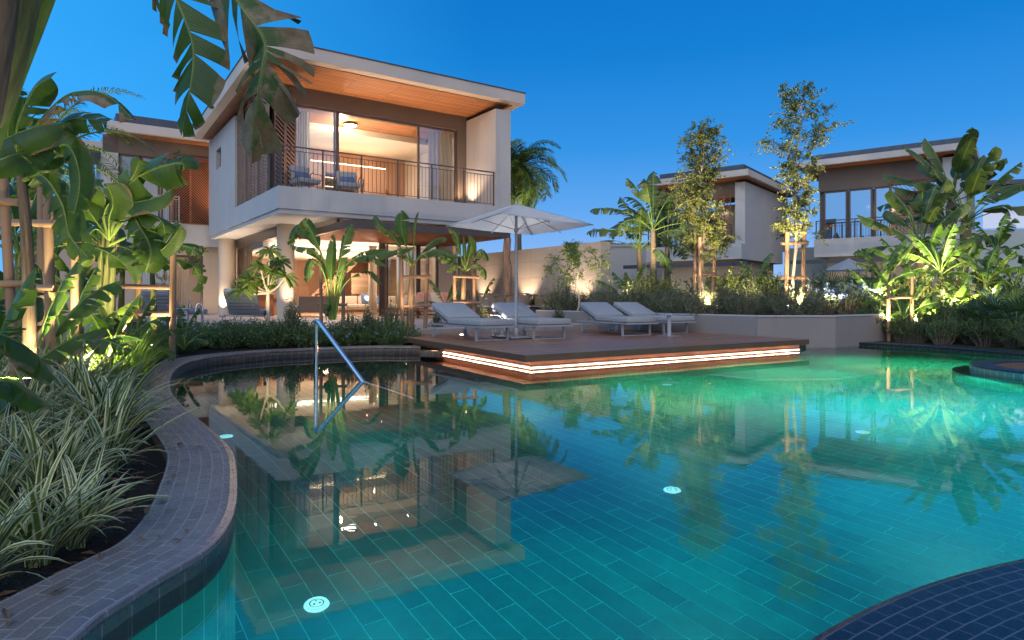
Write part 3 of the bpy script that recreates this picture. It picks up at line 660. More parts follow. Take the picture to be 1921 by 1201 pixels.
# underwater step below the deck and pool floor lights
mb = MB(); fd = Frame((K2.x, K2.y), fu, fv); mb.box(fd, .0, 6.3, -.45, -.002, -1.298, -.45); tag(mb.build('pool_step', floor_t), kind='structure')
lens_c = M_emit('pool_lens_glow', (.45, 1, .95), 1.1)
for (px, py, lab) in ((594, 1135, 'round white floor light in the pool nearest the camera'), (1261, 920, 'round white floor light in the middle of the pool'), (1618, 811, 'round white floor light in the far right of the pool'), (424, 819, 'round white floor light by the grey curved rim'), (1252, 722, 'round floor light just in front of the deck')):
    # seen through the water: refract the sight line to find the floor point
    d = Vector(((px - CX) / F, 1, -(py - HY) / F)).normalized(); s = EYE / -d.z; p = Vector((0, 0, EYE)) + d * s
    h = Vector((d.x, d.y, 0)); si = h.length / 1.333; h.normalize(); tanr = si / math.sqrt(1 - si * si); q = p + h * tanr * 1.3
    t = thing('pool_floor_light', lab, 'pool light', (q.x, q.y, DEP), 'round lights set in the pool floor')
    mb = MB(); mb.lathe((q.x, q.y, DEP), [(.0, .022), (.030, .022), (.032, .018)], 28); mb.lathe((q.x, q.y, DEP), [(.058, .018), (.063, .012), (.065, .0)], 28); mb.lathe((q.x, q.y, DEP), [(.038, .020), (.058, .020)], 28); mb.build('ring_cover', pebble, t)
    mb = MB(); mb.lathe((q.x, q.y, DEP), [(.031, .010), (.039, .010)], 28)
    for k in range(3): a = 2.1 * k; mb.lathe((q.x + .017 * math.cos(a), q.y + .017 * math.sin(a), DEP), [(0, .026), (.005, .026), (.006, .018)], 8)
    mb.build('grille', bronze, t)

# planting beds, terrace
T_Z = .35
terr = [(-30, 16.2), (-9.5, 15.6), (-5.8, 14.6), (-2.62, 14.36), (2.35, 17.86), (.78, 20.7), (1.05, 23.2), (2.3, 23.9), (-2.2, 31.5), (2, 40), (-34, 40)]
mb = MB(); mb.prism(terr, -.1, T_Z); tag(mb.build('terrace', terr_t), kind='structure')
bed = [(5.24, 14.1), (6.88, 14.14), (8.9, 15.6), (11, 17.5), (15.5, 17.2), (40, 28), (70, 60), (30, 70), (-1.4, 31.5), (3.2, 23.2), (2.4, 22.9), (1.08, 23.1), (.82, 20.72)]
mb = MB(); mb.prism(bed, -.1, .62); tag(mb.build('planting_bed', soil), kind='structure')
tL = thing('retaining_wall', 'low pale rendered retaining wall holding the raised bed behind the deck', 'wall', (5.2, 14.07, 0))
def wall_run(mb, pts, th, z0, z1, mi=0):
    for p, q in zip(pts, pts[1:]):
        p, q = Vector((*p, 0)), Vector((*q, 0)); t_ = (q - p).normalized(); n_ = Vector((-t_.y, t_.x, 0)); mb.box(Frame(p, t_, n_), 0, (q - p).length, 0, th, z0, z1, mi)
W0, W1 = (5.2, 14.07), (.74, 20.62)
mb = MB(); wall_run(mb, [W1, W0], .14, -.1, .66); mb.build('long_face', paleconc, tL); mb = MB(); wall_run(mb, [(5.22, 14.075), (6.9, 14.1), (8.8, 15.5), (11, 17.4)], .14, -.1, .657); mb.build('end_face', paleconc, tL)
mb = MB(); wall_run(mb, [W1, W0], .17, .662, .69); wall_run(mb, [(5.22, 14.05), (6.9, 14.08), (8.8, 15.48), (11, 17.38)], .17, .66, .688); mb.build('cap', white, tL)
mb = MB(); tt = (Vector((*W0, 0)) - Vector((*W1, 0))).normalized(); nn = Vector((-tt.y, tt.x, 0)); mb.box(Frame(W1, tt, nn), 0, 7.9, -.012, -.001, .25, .38); mb.build('plinth', paleconc, tL)
# deck
t = thing('wooden_deck', 'dark timber sunbathing deck jutting over the pool with lit underside', 'deck', (DK.x, DK.y, 0))
fdk = Frame((DK.x, DK.y), fu, fv); LU, LV = (DR - DK).length, (DL - DK).length
mb = MB(); quad = [fdk.p(0, 0, 0), fdk.p(LU, 0, 0), fdk.p(LU + .2, LV, 0), fdk.p(0, LV, 0)]
vs = [Vector((q.x, q.y, z)) for z in (.155, .25) for q in quad]
mb.add(vs, [(4, 5, 6, 7), (3, 2, 1, 0)], 0, [[(0, 0), (LU, 0), (LU + .2, LV), (0, LV)], [(0, 0), (LU, 0), (LU, LV), (0, LV)]])
mb.add(vs, [(0, 1, 5, 4), (1, 2, 6, 5), (2, 3, 7, 6), (3, 0, 4, 7)], 1, [[(0, 0), (LU, 0), (LU, .1), (0, .1)]] * 4); mb.build('platform', [deckwood, deckedge], t)
mb = MB(); mb.box(fdk, .29, LU + .1, .29, LV - .1, -.04, .152); mb.build('base', M_stucco('deck_base_render', (.62, .42, .32), .05), t)
_n = NT('warm_led_strip'); _f = _n.noise(_n.coord(), 3.0, 2); led = _n.fin(_n.n('ShaderNodeEmission', {'Color': (1, .50, .30, 1), 'Strength': _n.rng(_f, .3, .7, 8.0, 22.0)}))
mb = MB(); mb.box(fdk, .255, LU + .06, .262, .286, .022, .038); mb.build('light_strip', led, t); mb = MB(); mb.box(fdk, .262, .286, .31, 5.0, .022, .038); mb.build('light_strip', led, t)
for k, (px, py) in enumerate(((866, 628), (1245, 646))):
    p = G(px, py, .25); mb = MB(); mb.lathe((p.x, p.y, .25), [(0, .006), (.035, .006), (.04, .001)], 18); mb.build('recessed_light', warm_lens if k == 0 else greymetal, t)

# ------------------------------------------------------------------ the main villa
A0 = (-7.07, 20.0); VF = Frame(A0, U, V)
SL0, SL1 = 3.65, 4.47
villa = thing('villa', 'large white two storey villa with balcony and wooden soffit roof behind the loungers', 'house', (A0[0], A0[1], 0))
aR = 8.53; bB = 11.0; aF = VF.a_at(930, 0); fb = VF.b_at(875, aF)
mb = MB(); mb.box(VF, 0, aR, 0, bB, SL0 + .14, SL1); mb.build('balcony_slab', white, villa)
mb = MB(); mb.box(VF, .05, aR - .05, .05, bB - .05, SL0, SL0 + .138); mb.build('slab_underside', white, villa)
b1 = VF.b_at(440.5, 0); wb0, wb1 = VF.b_at(414.5, .0), VF.b_at(405, 0)
mb = MB(); th = .28
mb.box(VF, 0, th, b1, wb0, SL1, 7.93); mb.box(VF, 0, th, wb1, bB, SL1, 7.93); mb.box(VF, 0, th, wb0, wb1, SL1, 6.45); mb.box(VF, 0, th, wb0, wb1, 7.25, 7.93)
sw = mb.build('side_wall', white, villa)
mb = MB(); mb.box(VF, .16, .18, wb0 + .002, wb1 - .002, 6.452, 7.248); wn_ = mb.build('window', glass, villa)
mb = MB(); mb.box(VF, aF, aR, 0, 5.5, SL1, 8.08); mb.build('end_wall', white, villa)
# glazed balcony front at b = 2.13
FB = fb; zh = 7.66
a0 = VF.a_at(553, FB); a1 = VF.a_at(636, FB); a2 = VF.a_at(785, FB); a3 = VF.a_at(858, FB)
mb = MB(); mb.box(VF, .3, aF, FB, FB + .25, zh, 8.5); mb.box(VF, a3 + .001, aF, FB, FB + .25, SL1, zh); mb.build('front_wall', brownwall, villa)
def door(a, b, z0, z1, bb, gl=True, parent=villa, fr=VF, fw=.075, name='sliding_door', g=glass):
    mb = MB(); mb.box(fr, a, a + fw, bb, bb + .08, z0, z1); mb.box(fr, b - fw, b, bb, bb + .08, z0, z1); mb.box(fr, a + fw, b - fw, bb, bb + .08, z1 - fw, z1); mb.box(fr, a + fw, b - fw, bb, bb + .08, z0, z0 + fw * .8)
    o = mb.build(name, bronze, parent)
    if gl: mb = MB(); mb.box(fr, a + fw, b - fw, bb + .035, bb + .045, z0 + fw * .8, z1 - fw); mb.build('pane', g, o)
    return o
door(a0, a1, SL1, zh, FB + .05); door(a2, a3, SL1, zh, FB + .05); door(a1 - .12, a1 + .06, SL1, zh, FB + .16, False, fw=.05)
mb = MB(); mb.box(VF, a1, a2, FB + .02, FB + .2, zh - .10, zh - .001); mb.build('door_track', bronze, villa)
def curtain_m(a, b, z0, z1, bb, parent, fr=VF, folds=10, dep=.05, name='curtain', m=None):
    mb = MB(); N = folds * 8; vs = []; uv = []
    for i in range(N + 1):
        x = a + (b - a) * i / N; y = bb + dep * math.sin(i / 8 * 6.283) + dep * .3 * math.sin(i * 1.7)
        for z in (z0, z1): vs.append(fr.p(x, y, z)); uv.append((x, z))
    fs = [(2 * i, 2 * i + 2, 2 * i + 3, 2 * i + 1) for i in range(N)]; mb.add(vs, fs, 0, [[uv[j] for j in f] for f in fs], True); return mb.build(name, m or curtain, parent)
curtain_m(a0 + .08, a0 + .62, SL1 + .03, zh - .1, FB + .4, villa, folds=6); curtain_m(a2 + .62, a3 + .0, SL1 + .03, zh - .1, FB + .4, villa, folds=6)
# room upstairs
RB = 7.6
mb = MB(); mb.box(VF, .35, aF, FB + .26, RB, SL1 + .001, SL1 + .02); mb.build('upper_floor', intfloor, villa)
mb = MB(); mb.box(VF, .35, aF, FB + .26, 4.1, 7.62, 7.72, 1); mb.box(VF, .35, aF, 4.1, RB, 7.42, 7.52); mb.box(VF, .9, aF - .8, 4.1 - .02, 4.1, 7.40, 7.62, 0); mb.build('upper_ceiling', [ceilm, soffit], villa)
mb = MB(); mb.box(VF, .35, aF, RB, RB + .1, SL1, 7.5); mb.build('upper_back_wall', oak, villa)
mb = MB(); mb.box(VF, .30, .35, FB + .26, RB, SL1, 7.6); mb.build('upper_side_wall', ceilm, villa); mb = MB(); mb.box(VF, aF - .05, aF, FB + .26, RB, SL1, 7.6); mb.build('upper_side_wall', ceilm, villa)
mb = MB(); cb = RB - 1.1; mb.box(VF, a1 + .35, a1 + 1.0, cb, RB, SL1 + .02, 6.7); mb.box(VF, a1 + 1.0, a1 + 2.4, cb, RB, 6.3, 6.7); mb.box(VF, a1 + 2.4, a2 + .6, cb, RB, SL1 + .02, 6.7)
for k in range(4): mb.box(VF, a1 + 1.0, a1 + 2.4, cb + .2, RB, SL1 + .5 + .38 * k, SL1 + .53 + .38 * k)
wd_ = mb.build('wardrobe', oak, villa)
mb = MB(); 
for k in range(4): mb.box(VF, a1 + 1.02, a1 + 2.38, cb + .19, cb + .199, SL1 + .505 + .38 * k, SL1 + .525 + .38 * k)
mb.build('shelf_light', M_emit('shelf_glow', (1, .62, .38), 6), wd_)
mb = MB(); mb.box(VF, a1 + 1.0, a1 + 2.4, RB - .03, RB - .001, SL1 + .02, 6.3); mb.build('back_panel', darkslat, wd_)
mb = MB(); mb.box(VF, a1 + .4, a2 + .6, cb + .02, cb + .06, 6.705, 6.73); mb.build('cove_light', M_emit('cove_glow', (1, .78, .42), 9), villa)
mb = MB(); mb.box(VF, a1 + 2.0, a1 + 3.3, RB - .02, RB - .001, 6.86, 7.12); mb.build('air_grille', palewood, villa)
# roof
C0 = -.69; C1 = C0 + 9.67; rb0, rb1 = -.3, 10.75; zf, zbk = 8.75, 8.33; TH = .40
def roof(mb, fr, a0, a1, b0, b1, z0, z1, th, mi=0):
    vs = [fr.p(a, b, z) for k in (0, 1) for (a, b, z) in ((a0, b0, z0 - th * (1 - k)), (a1, b0, z0 - th * (1 - k)), (a1, b1, z1 - th * (1 - k)), (a0, b1, z1 - th * (1 - k)))]
    la, lb = a1 - a0, b1 - b0; q = lambda x, y: [(0, 0), (x, 0), (x, y), (0, y)]
    mb.add(vs, [(3, 2, 1, 0), (4, 5, 6, 7), (0, 1, 5, 4), (1, 2, 6, 5), (2, 3, 7, 6), (3, 0, 4, 7)], mi, [q(la, lb), q(la, lb), q(la, th), q(lb, th), q(la, th), q(lb, th)])
mb = MB(); roof(mb, VF, C0, C1, rb0, rb1, zf, zbk, TH); rf = mb.build('roof', fascia, villa)
mb = MB(); roof(mb, VF, C0 - .03, C1 + .03, rb0 - .03, rb1 + .03, zf + .033, zbk + .033, .03); mb.build('roof_edge', bronze, rf)
sl_ = (zbk - zf) / (rb1 - rb0); i_ = .34
mb = MB(); roof(mb, VF, C0 + i_, C1 - i_, rb0 + i_, rb1 - i_, zf + sl_ * i_ - TH - .002, zbk - sl_ * i_ - TH - .002, .02); mb.build('soffit', soffit, rf)
mb = MB(); mb.box(VF, .3, aR, FB + .25, bB, 7.93, 8.02); mb.build('attic', brownwall, villa)
# slanted louvre screens
def slats(mb, fr, a0, a1, z0, z1, b, dirn=1, pitch=.095, wd=.04, dp=.03, axis='a', fixed=0.0, slope=1.0):
    """diagonal slats clipped to a panel; axis 'a': the panel runs along u at depth b; axis 'b': it runs along v at column a=fixed"""
    w_, h = a1 - a0, z1 - z0; k = -w_ * slope
    def P(x, z, q): return fr.p(a0 + x, b + q, z0 + z) if axis == 'a' else fr.p(fixed + q, a0 + x, z0 + z)
    while k < h + .01:
        x0 = 0; y0 = k; x1 = w_; y1 = k + w_ * slope
        if y0 < 0: x0 = -y0 / slope; y0 = 0
        if y1 > h: x1 = w_ - (y1 - h) / slope; y1 = h
        if x1 > x0 + .01:
            if dirn < 0: X0, X1 = w_ - x0, w_ - x1
            else: X0, X1 = x0, x1
            hw = wd * .7
            vs = []
            for q in (0, dp):
                for (x, y) in ((X0, y0), (X1, y1)): vs += [P(x, max(0, y - hw), q), P(x, min(h, y + hw), q)]
            mb.add(vs, [(0, 2, 3, 1), (4, 5, 7, 6), (1, 3, 7, 5), (0, 4, 6, 2), (0, 1, 5, 4), (2, 6, 7, 3)], 0, [[(0, 0), (1, 0), (1, .05), (0, .05)]] * 6)
        k += pitch
def screen(parent, fr, a0, a1, z0, z1, b, n, mat, dirs=None, axis='a', fixed=0.0, pitch=.12, zig=0.0, slope=1.0):
    wd = (a1 - a0) / n
    for i in range(n):
        mb = MB(); x0, x1 = a0 + wd * i, a0 + wd * (i + 1) - .01; off = zig * (i % 2)
        slats(mb, fr, x0 + .02, x1 - .02, z0 + .03, z1 - .03, b + off, (dirs or [1, -1] * 9)[i], pitch, axis=axis, fixed=fixed + off, slope=slope)
        if axis == 'a':
            for q0, q1 in ((x0, x0 + .03), (x1 - .03, x1)): mb.box(fr, q0, q1, b + off - .01, b + off + .04, z0, z1)
            mb.box(fr, x0 + .03, x1 - .03, b + off - .01, b + off + .04, z0, z0 + .03); mb.box(fr, x0 + .03, x1 - .03, b + off - .01, b + off + .04, z1 - .03, z1)
        else:
            for q0, q1 in ((x0, x0 + .03), (x1 - .03, x1)): mb.box(fr, fixed + off - .01, fixed + off + .04, q0, q1, z0, z1)
            mb.box(fr, fixed + off - .01, fixed + off + .04, x0 + .03, x1 - .03, z0, z0 + .03); mb.box(fr, fixed + off - .01, fixed + off + .04, x0 + .03, x1 - .03, z1 - .03, z1)
        mb.build('louvre_screen', mat, parent)
bs0 = VF.b_at(497, 0)
screen(villa, VF, bs0 + .05, b1 - .02, SL1, 8.05, 0, 5, darkslat, axis='b', fixed=.08, zig=.10, pitch=.115, slope=.4)
screen(villa, VF, .42, a0 + .02, SL1, zh + .1, FB - .12, 2, darkslat, dirs=[-1, -1], pitch=.15)
mb = MB(); mb.box(VF, .42, a0 - .002, FB + .06, FB + .1, SL1, zh - .001); mb.build('dark_backing', darkvoid, villa)  # added sheet that paints the dark behind the front slats
mb = MB(); mb.box(VF, .45, .5, FB + .3, b1, SL1, 7.9); mb.build('side_dark_backing', darkvoid, villa)  # added dark sheet, painted shade behind the side louvres
# railings
def railing(parent, fr, a0, a1, b, z, h=1.05, axis='a', fixed=0.0, step=.115, post=1.15, mat=bronze, thick=1.0):
    mb = MB(); ln = a1 - a0; n = max(1, round(ln / post))
    def BX(x0, x1, y0, y1, z0, z1): mb.box(fr, x0, x1, y0, y1, z0, z1) if axis == 'a' else mb.box(fr, fixed + (y0 - b), fixed + (y1 - b), x0, x1, z0, z1)
    for i in range(n + 1): x = a0 + ln * i / n; BX(x - .022 * thick, x + .022 * thick, b, b + .03, z, z + h - .001)
    BX(a0 - .03, a1 + .03, b - .012, b + .045, z + h, z + h + .035 * thick); BX(a0, a1, b + .004, b + .026, z + h - .12, z + h - .10); BX(a0, a1, b + .004, b + .026, z + .07, z + .09)
    k = int(ln / step)
    for i in range(1, k): x = a0 + ln * i / k; BX(x - .006 * thick, x + .006 * thick, b + .008, b + .022, z + .09, z + h - .12)
    return mb.build('railing', mat, parent)
RH = 1.24
railing(villa, VF, .12, aF - .02, .10, SL1, RH, step=.14, post=1.3); railing(villa, VF, .2, bs0, .10, SL1, RH, axis='b', fixed=.09, step=.14)
# ground floor
mb = MB(); mb.lathe(VF.p(1.10, 3.13, .2), [(.30, 0), (.30, SL0 - .2)], 32); mb.build('column', beige, villa)
mb = MB(); mb.lathe(VF.p(.63, 10.5, .2), [(.34, 0), (.34, SL0 - .2)], 32); mb.build('column', beige, villa)
GB = 4.0; CZI = 3.28; ga = VF.a_at(462, GB); gr = VF.a_at(722, GB); gp0 = VF.a_at(822, GB); gp1 = VF.a_at(852, GB)
mb = MB(); mb.box(VF, 1.0, aR, GB, GB + .12, CZI, SL0 - .001); mb.box(VF, 1.0, 1.12, GB + .12, bB - .6, CZI, SL0 - .001); mb.build('door_head', bronze, villa)
mb = MB(); mb.box(VF, gp0, aR, GB - .05, GB + .5, .2, CZI - .001); mb.build('pier', beige, villa)
for y_ in (7.9, 8.25, 8.6): mb = MB(); mb.box(VF, 1.02, 1.09, y_, y_ + .10, T_Z, CZI); mb.build('door_stile', bronze, villa)
for x in (gr - .22, gr - .08): door(x, x + .12, T_Z, CZI, GB + .02, False, fw=.05)
door(gr + .08, gp0 - .9, T_Z, CZI, GB + .02); door(gp0 - .88, gp0 - .01, T_Z, CZI, GB + .02)
for b_, c_ in ((9.0, 10.3),):
    mb = MB(); mb.box(VF, 1.02, 1.08, b_, b_ + .06, T_Z, CZI - .002); mb.box(VF, 1.02, 1.08, c_ - .06, c_, T_Z, CZI - .002); mb.box(VF, 1.02, 1.08, b_ + .06, c_ - .06, CZI - .08, CZI - .002); o = mb.build('side_window', bronze, villa)
    mb = MB(); mb.box(VF, 1.045, 1.055, b_ + .06, c_ - .06, T_Z, CZI - .08); mb.build('pane', glass, o)
LB = 13.6
mb = MB(); mb.box(VF, 1.13, aR, GB + .13, 6.4, CZI + .05, CZI + .12); mb.box(VF, 1.13, aR, 6.4, LB, CZI - .30, CZI - .22); mb.box(VF, 1.14, aR, 6.38, 6.4, CZI - .22, CZI + .05); mb.build('lower_ceiling', ceilm, villa)
mb = MB(); mb.box(VF, 1.3, aR - .5, 6.55, 6.62, CZI - .215, CZI - .19); mb.build('cove_light', M_emit('ceiling_cove', (1, .85, .62), 14), villa)
mb = MB(); mb.box(VF, 1.4, 5.9, 6.30, 6.34, CZI - .12, CZI - .09); mb.build('linear_light', M_emit('linear_glow', (1, .9, .75), 8), villa)
mb = MB(); mb.box(VF, 1.05, aR, LB, LB + .1, .2, CZI); mb.build('lower_back_wall', oak, villa); mb = MB(); mb.box(VF, 1.0, 1.1, 10.4, LB, .2, SL0 - .001); mb.build('lower_side_wall', beige, villa)
mb = MB(); mb.box(VF, aR - .1, aR, GB + .5, LB, .2, CZI); mb.build('lower_end_wall', palewood, villa)
mb = MB(); mb.box(VF, 1.05, aR - .1, GB, LB, T_Z + .001, T_Z + .012); mb.build('lower_floor', intfloor, villa)
mb = MB(); mb.box(VF, 1.15, 2.3, 11.2, 11.3, T_Z, CZI - .3); mb.build('dark_panel', darkslat, villa)
curtain_m(5.9, 6.9, T_Z + .02, CZI - .1, GB + .35, villa, folds=9); curtain_m(gr - .42, gr - .1, T_Z + .02, CZI - .1, GB + .6, villa, folds=7, m=None)
# pergola in front of the living room
pg = thing('pergola', 'timber slatted pergola on a rustic trunk post in front of the villa', 'pergola', VF.p(1.8, -.9, T_Z)); pa0, pa1, pb0 = 1.81, 7.9, -.9; PZ = 3.22
mb = MB(); mb.box(VF, pa0, pa1, pb0, pb0 + .09, PZ, PZ + .24); mb.build('front_beam', bronze, pg)
mb = MB(); mb.box(VF, pa0, pa0 + .09, pb0 + .091, GB - .02, PZ + .002, PZ + .238); mb.box(VF, pa1 - .09, pa1, pb0 + .091, GB - .06, PZ + .002, PZ + .238); mb.build('side_beam', bronze, pg)
mb = MB()
for k in range(6): x = pa0 + .9 + k * .92; mb.box(VF, x, x + .06, pb0 + .092, GB - .03, PZ + .06, PZ + .2)
mb.build('joist', bronze, pg)
mb = MB(); y = pb0 + .14
while y < GB - .1: mb.box(VF, pa0 + .1, pa1 - .1, y, y + .07, PZ + .012, PZ + .055); y += .115
mb.build('slats', slatwood, pg)
pp = VF.p(VF.a_at(951, -.8), -.8, 0); mb = MB(); rg = random.Random(5); mb.tube([Vector((pp.x + rg.uniform(-.03, .03), pp.y, T_Z + (PZ - T_Z) * k / 8)) for k in range(9)], [.15, .14, .145, .13, .14, .15, .135, .14, .13], 9); mb.build('post', postbark, pg)
mb = MB(); mb.box(VF, pa0 + .25, pa0 + .31, .6, .66, PZ + .24, SL0 - .001); mb.build('hanger', bronze, pg)
# concrete wall on the right of the terrace
cw = thing('concrete_wall', 'tall board marked concrete wall washed by warm light right of the villa', 'wall', (3.05, 22.6, 0))
CF = Frame((3.05, 22.6), -V, U); mb = MB(); CW = Frame((3.05, 22.6), V, -U)
mb.box(CW, 0, 14, -.42, 0, 0, 3.0); mb.build('panel', conc, cw)
# left wing behind
wing = thing('villa', 'smaller villa wing with chevron louvres behind the banana plants at left', 'house', (-14.1, 30.7, 0)); WG = Frame((-14.1, 30.7), U, V)
def wa(px, b=0): return WG.a_at(px, b)
x0, x1 = wa(193), wa(222)
mb = MB(); mb.box(WG, x0, x1, 0, 6, 3.55, 8.0); mb.build('end_wall', white, wing)
mb = MB(); mb.box(WG, x0, 3.0, .0, .3, 7.35, 8.1, 0); mb.box(WG, x0, 3, 1.2, 6, 7.9, 8.1); mb.build('upper_wall', brownwall, wing)
mb = MB(); mb.box(WG, x0, 3.0, 0, 6, 3.45, 4.45); mb.build('floor_slab', white, wing)
for s_ in ((225, 262), (266, 300), (303, 321)): door(wa(s_[0]), wa(s_[1]), 4.46, 7.34, .08, parent=wing, fr=WG)
curtain_m(wa(226), wa(318), 4.5, 7.3, .5, wing, WG, 16)
mb = MB(); mb.box(WG, x1, 3, 3.0, 3.1, 4.46, 7.9); mb.build('room_wall', ceilm, wing)
c0, c1 = wa(322), wa(396); screen(wing, WG, c0, c1 - .1, 4.46, 7.5, -.06, 2, slatwood, dirs=[1, -1], pitch=.12); mb = MB(); mb.box(WG, c0, c1, .02, .06, 4.46, 7.34); mb.build('dark_backing', darkvoid, wing)  # dark sheet added behind the chevrons, hides the bright room
railing(wing, WG, x1 + .05, wa(334), -.30, 4.45, 1.15, mat=greymetal)
mb = MB(); mb.box(WG, x1, wa(336), -.4, -.001, 4.2, 4.44); mb.build('balcony_ledge', white, wing)
g0, g1 = wa(262), wa(384)
mb = MB(); mb.box(WG, x0 - 3, g0, .4, .7, .2, 3.449); mb.box(WG, g1, 3.0, .4, .7, .2, 3.449); mb.box(WG, g0, g1, .4, .7, 3.05, 3.449); mb.build('lower_wall', beige, wing)
door(g0 + .01, (g0 + g1) / 2, T_Z, 3.04, .45, parent=wing, fr=WG); door((g0 + g1) / 2 + .01, g1 - .01, T_Z, 3.04, .45, False, parent=wing, fr=WG)
curtain_m(g0 + .1, g1 - .5, T_Z + .03, 3.0, 1.0, wing, WG, 20); mb = MB(); mb.box(WG, g0 - 1, g1 + 1, 3.5, 3.6, .2, 3.4); mb.build('lower_room_wall', ceilm, wing)
mb = MB(); r0 = wa(203, -.9); roof(mb, WG, r0, 3.5, -.9, 7, 8.52, 8.4, .38); rf = mb.build('roof', fascia, wing)
mb = MB(); roof(mb, WG, r0 + .25, 3.3, -.65, 6.8, 8.52 - .382, 8.4 - .382, .02); mb.build('soffit', soffit, rf)
mb = MB(); roof(mb, WG, r0 + .3, 3.4, -.5, 6.8, 8.95, 8.85, .43); mb.build('roof_parapet', darkmetal, rf)
mb = MB(); roof(mb, WG, r0 - 2.0, r0 - .05, 1.2, 5, 8.0, 7.9, .3); mb.build('side_canopy', fascia, wing)
# the two neighbour villas
NU, NV = Vector((.785, -.619, 0)).normalized(), Vector((.619, .785, 0)).normalized()
def neighbour(label, px_l, px_r, d_l, zb, zs, zt, zr, spans, louv, label_rest, parapet_h=.5, whitew=None, over=.9, aux=None):
    o = AZ(px_l, d_l); fr = Frame((o.x, o.y), NU, NV); t = thing('villa', label, 'house', (o.x, o.y, 0)); A = lambda px, b=0: fr.a_at(px, b); ae = A(px_r)
    mb = MB(); mb.box(fr, 0, ae, 0, 8, zb, zs); mb.build('balcony_slab', white, t)
    mb = MB(); mb.box(fr, A(whitew), ae, .6, 9, zs, zr - .55); mb.build('end_wall', white, t)
    mb = MB(); mb.box(fr, .05, A(whitew), .9, 1.2, zt, zr - .4); mb.box(fr, .05, .3, 1.2, 8, zs, zt); mb.build('front_wall', brownwall, t)
    for (p, q) in spans: door(A(p, 1.0), A(q, 1.0), zs, zt - .002, 1.0, parent=t, fr=fr, fw=.11, g=mirrorglass)
    curtain_m(A(spans[0][0], 1.3), A(spans[-1][1], 1.3), zs, zt, 1.5, t, fr, 22, .06)
    mb = MB(); mb.box(fr, .3, A(whitew), 4, 4.1, zs, zt); mb.build('room_wall', ceilm, t)
    l0, l1 = A(louv[0], .75), A(louv[1], .75); screen(t, fr, l0, l1, zs, zt + .25, .75, 2, slatwood, dirs=[-1, 1], pitch=.2)
    railing(t, fr, .1, A(louv[1]), .12, zs, 1.1, thick=1.6, step=.16)
    mb = MB(); roof(mb, fr, -over, ae + .5, -.35, 9.3, zr, zr - .1, .36); rf = mb.build('roof', fascia, t)
    mb = MB(); roof(mb, fr, -over + .25, ae + .3, -.1, 9.1, zr - .362, zr - .46, .02); mb.build('soffit', soffit, rf)
    mb = MB(); roof(mb, fr, -over + .9, ae - .1, .7, 8.6, zr + parapet_h, zr + parapet_h - .1, parapet_h + .02); mb.build('roof_parapet', darkmetal, rf)
    mb = MB(); mb.box(fr, .5, ae - .6, 1.2, 8, .4, zb - .001); mb.build('lower_wall', beige, t)
    mb = MB(); mb.box(fr, -1.2, ae + .6, -.8, -.6, zb - .42, zb - .2); mb.build('canopy_beam', darkmetal, t)
    return t, fr, A
v1, f1, A1 = neighbour('distant white villa with flat overhanging roof behind the left staked tree', 1212, 1391, 42, 3.35, 4.25, 7.1, 8.45, ((1228, 1256), (1258, 1292), (1294, 1345)), (1346, 1371), '', whitew=1372, over=.3)
mb = MB(); o_ = AZ(1468, 50); mb.box(Frame((o_.x - 1, o_.y - 3), NU, NV), 0, 12, 0, 4, .4, 4.6); mb.build('low_wing', greenwhite, v1)
v2, f2, A2 = neighbour('distant white villa with mirror windows behind the right palm plants', 1527, 1808, 41, 3.6, 4.7, 7.75, 9.55, ((1545, 1590), (1592, 1637), (1640, 1672)), (1670, 1764), '', whitew=1766, over=1.0)
mb = MB(); o_ = AZ(1808, 37); f_ = Frame((o_.x, o_.y), Vector((.97, -.24, 0)).normalized(), Vector((.24, .97, 0)).normalized()); mb.box(f_, -1.5, 9, 1.5, 6, .4, 5.0); mb.build('garden_wing', greenwhite, v2)
mb = MB()
for k in range(26): mb.box(f_, 0 + k * .3, .08 + k * .3, 1.6, 5.5, 7.7, 7.85)
mb.box(f_, -.2, 8, 1.55, 1.6, 7.6, 7.85); mb.box(f_, -.1, .0, 1.62, 1.72, 5, 7.6); mb.build('roof_pergola', darkmetal, v2)
mb = MB(); mb.box(f_, 1.6, 8.5, 1.7, 1.72, 5.1, 6.1); mb.build('glass_balustrade', mirrorglass, v2)
# long white garden building between the concrete wall and the first neighbour
nb = thing('garden_building', 'low white flat roofed building between the concrete wall and distant villas', 'building', (7, 46, 0)); mb = MB(); o_ = AZ(1060, 46); q = Frame((o_.x, o_.y), Vector((1, .0, 0)), Vector((0, 1, 0))); mb.box(q, 0, 9, 0, 6, .3, 4.65); mb.build('wall', white, nb); mb = MB(); mb.box(q, -.1, 9.1, -.1, 6, 4.651, 4.8); mb.build('parapet', white, nb)
vs = []; fs = []; rg = random.Random(3)
for k in range(1500): leaf_quad(vs, fs, q.p(rg.uniform(0, 9), rg.uniform(.1, .5), 4.8), rdir(rg, .3, 1), rdir(rg), .28 * rg.random(), .02)
mb = MB(); mb.add(vs, fs); mb.build('roof_grass', L_bush, nb)

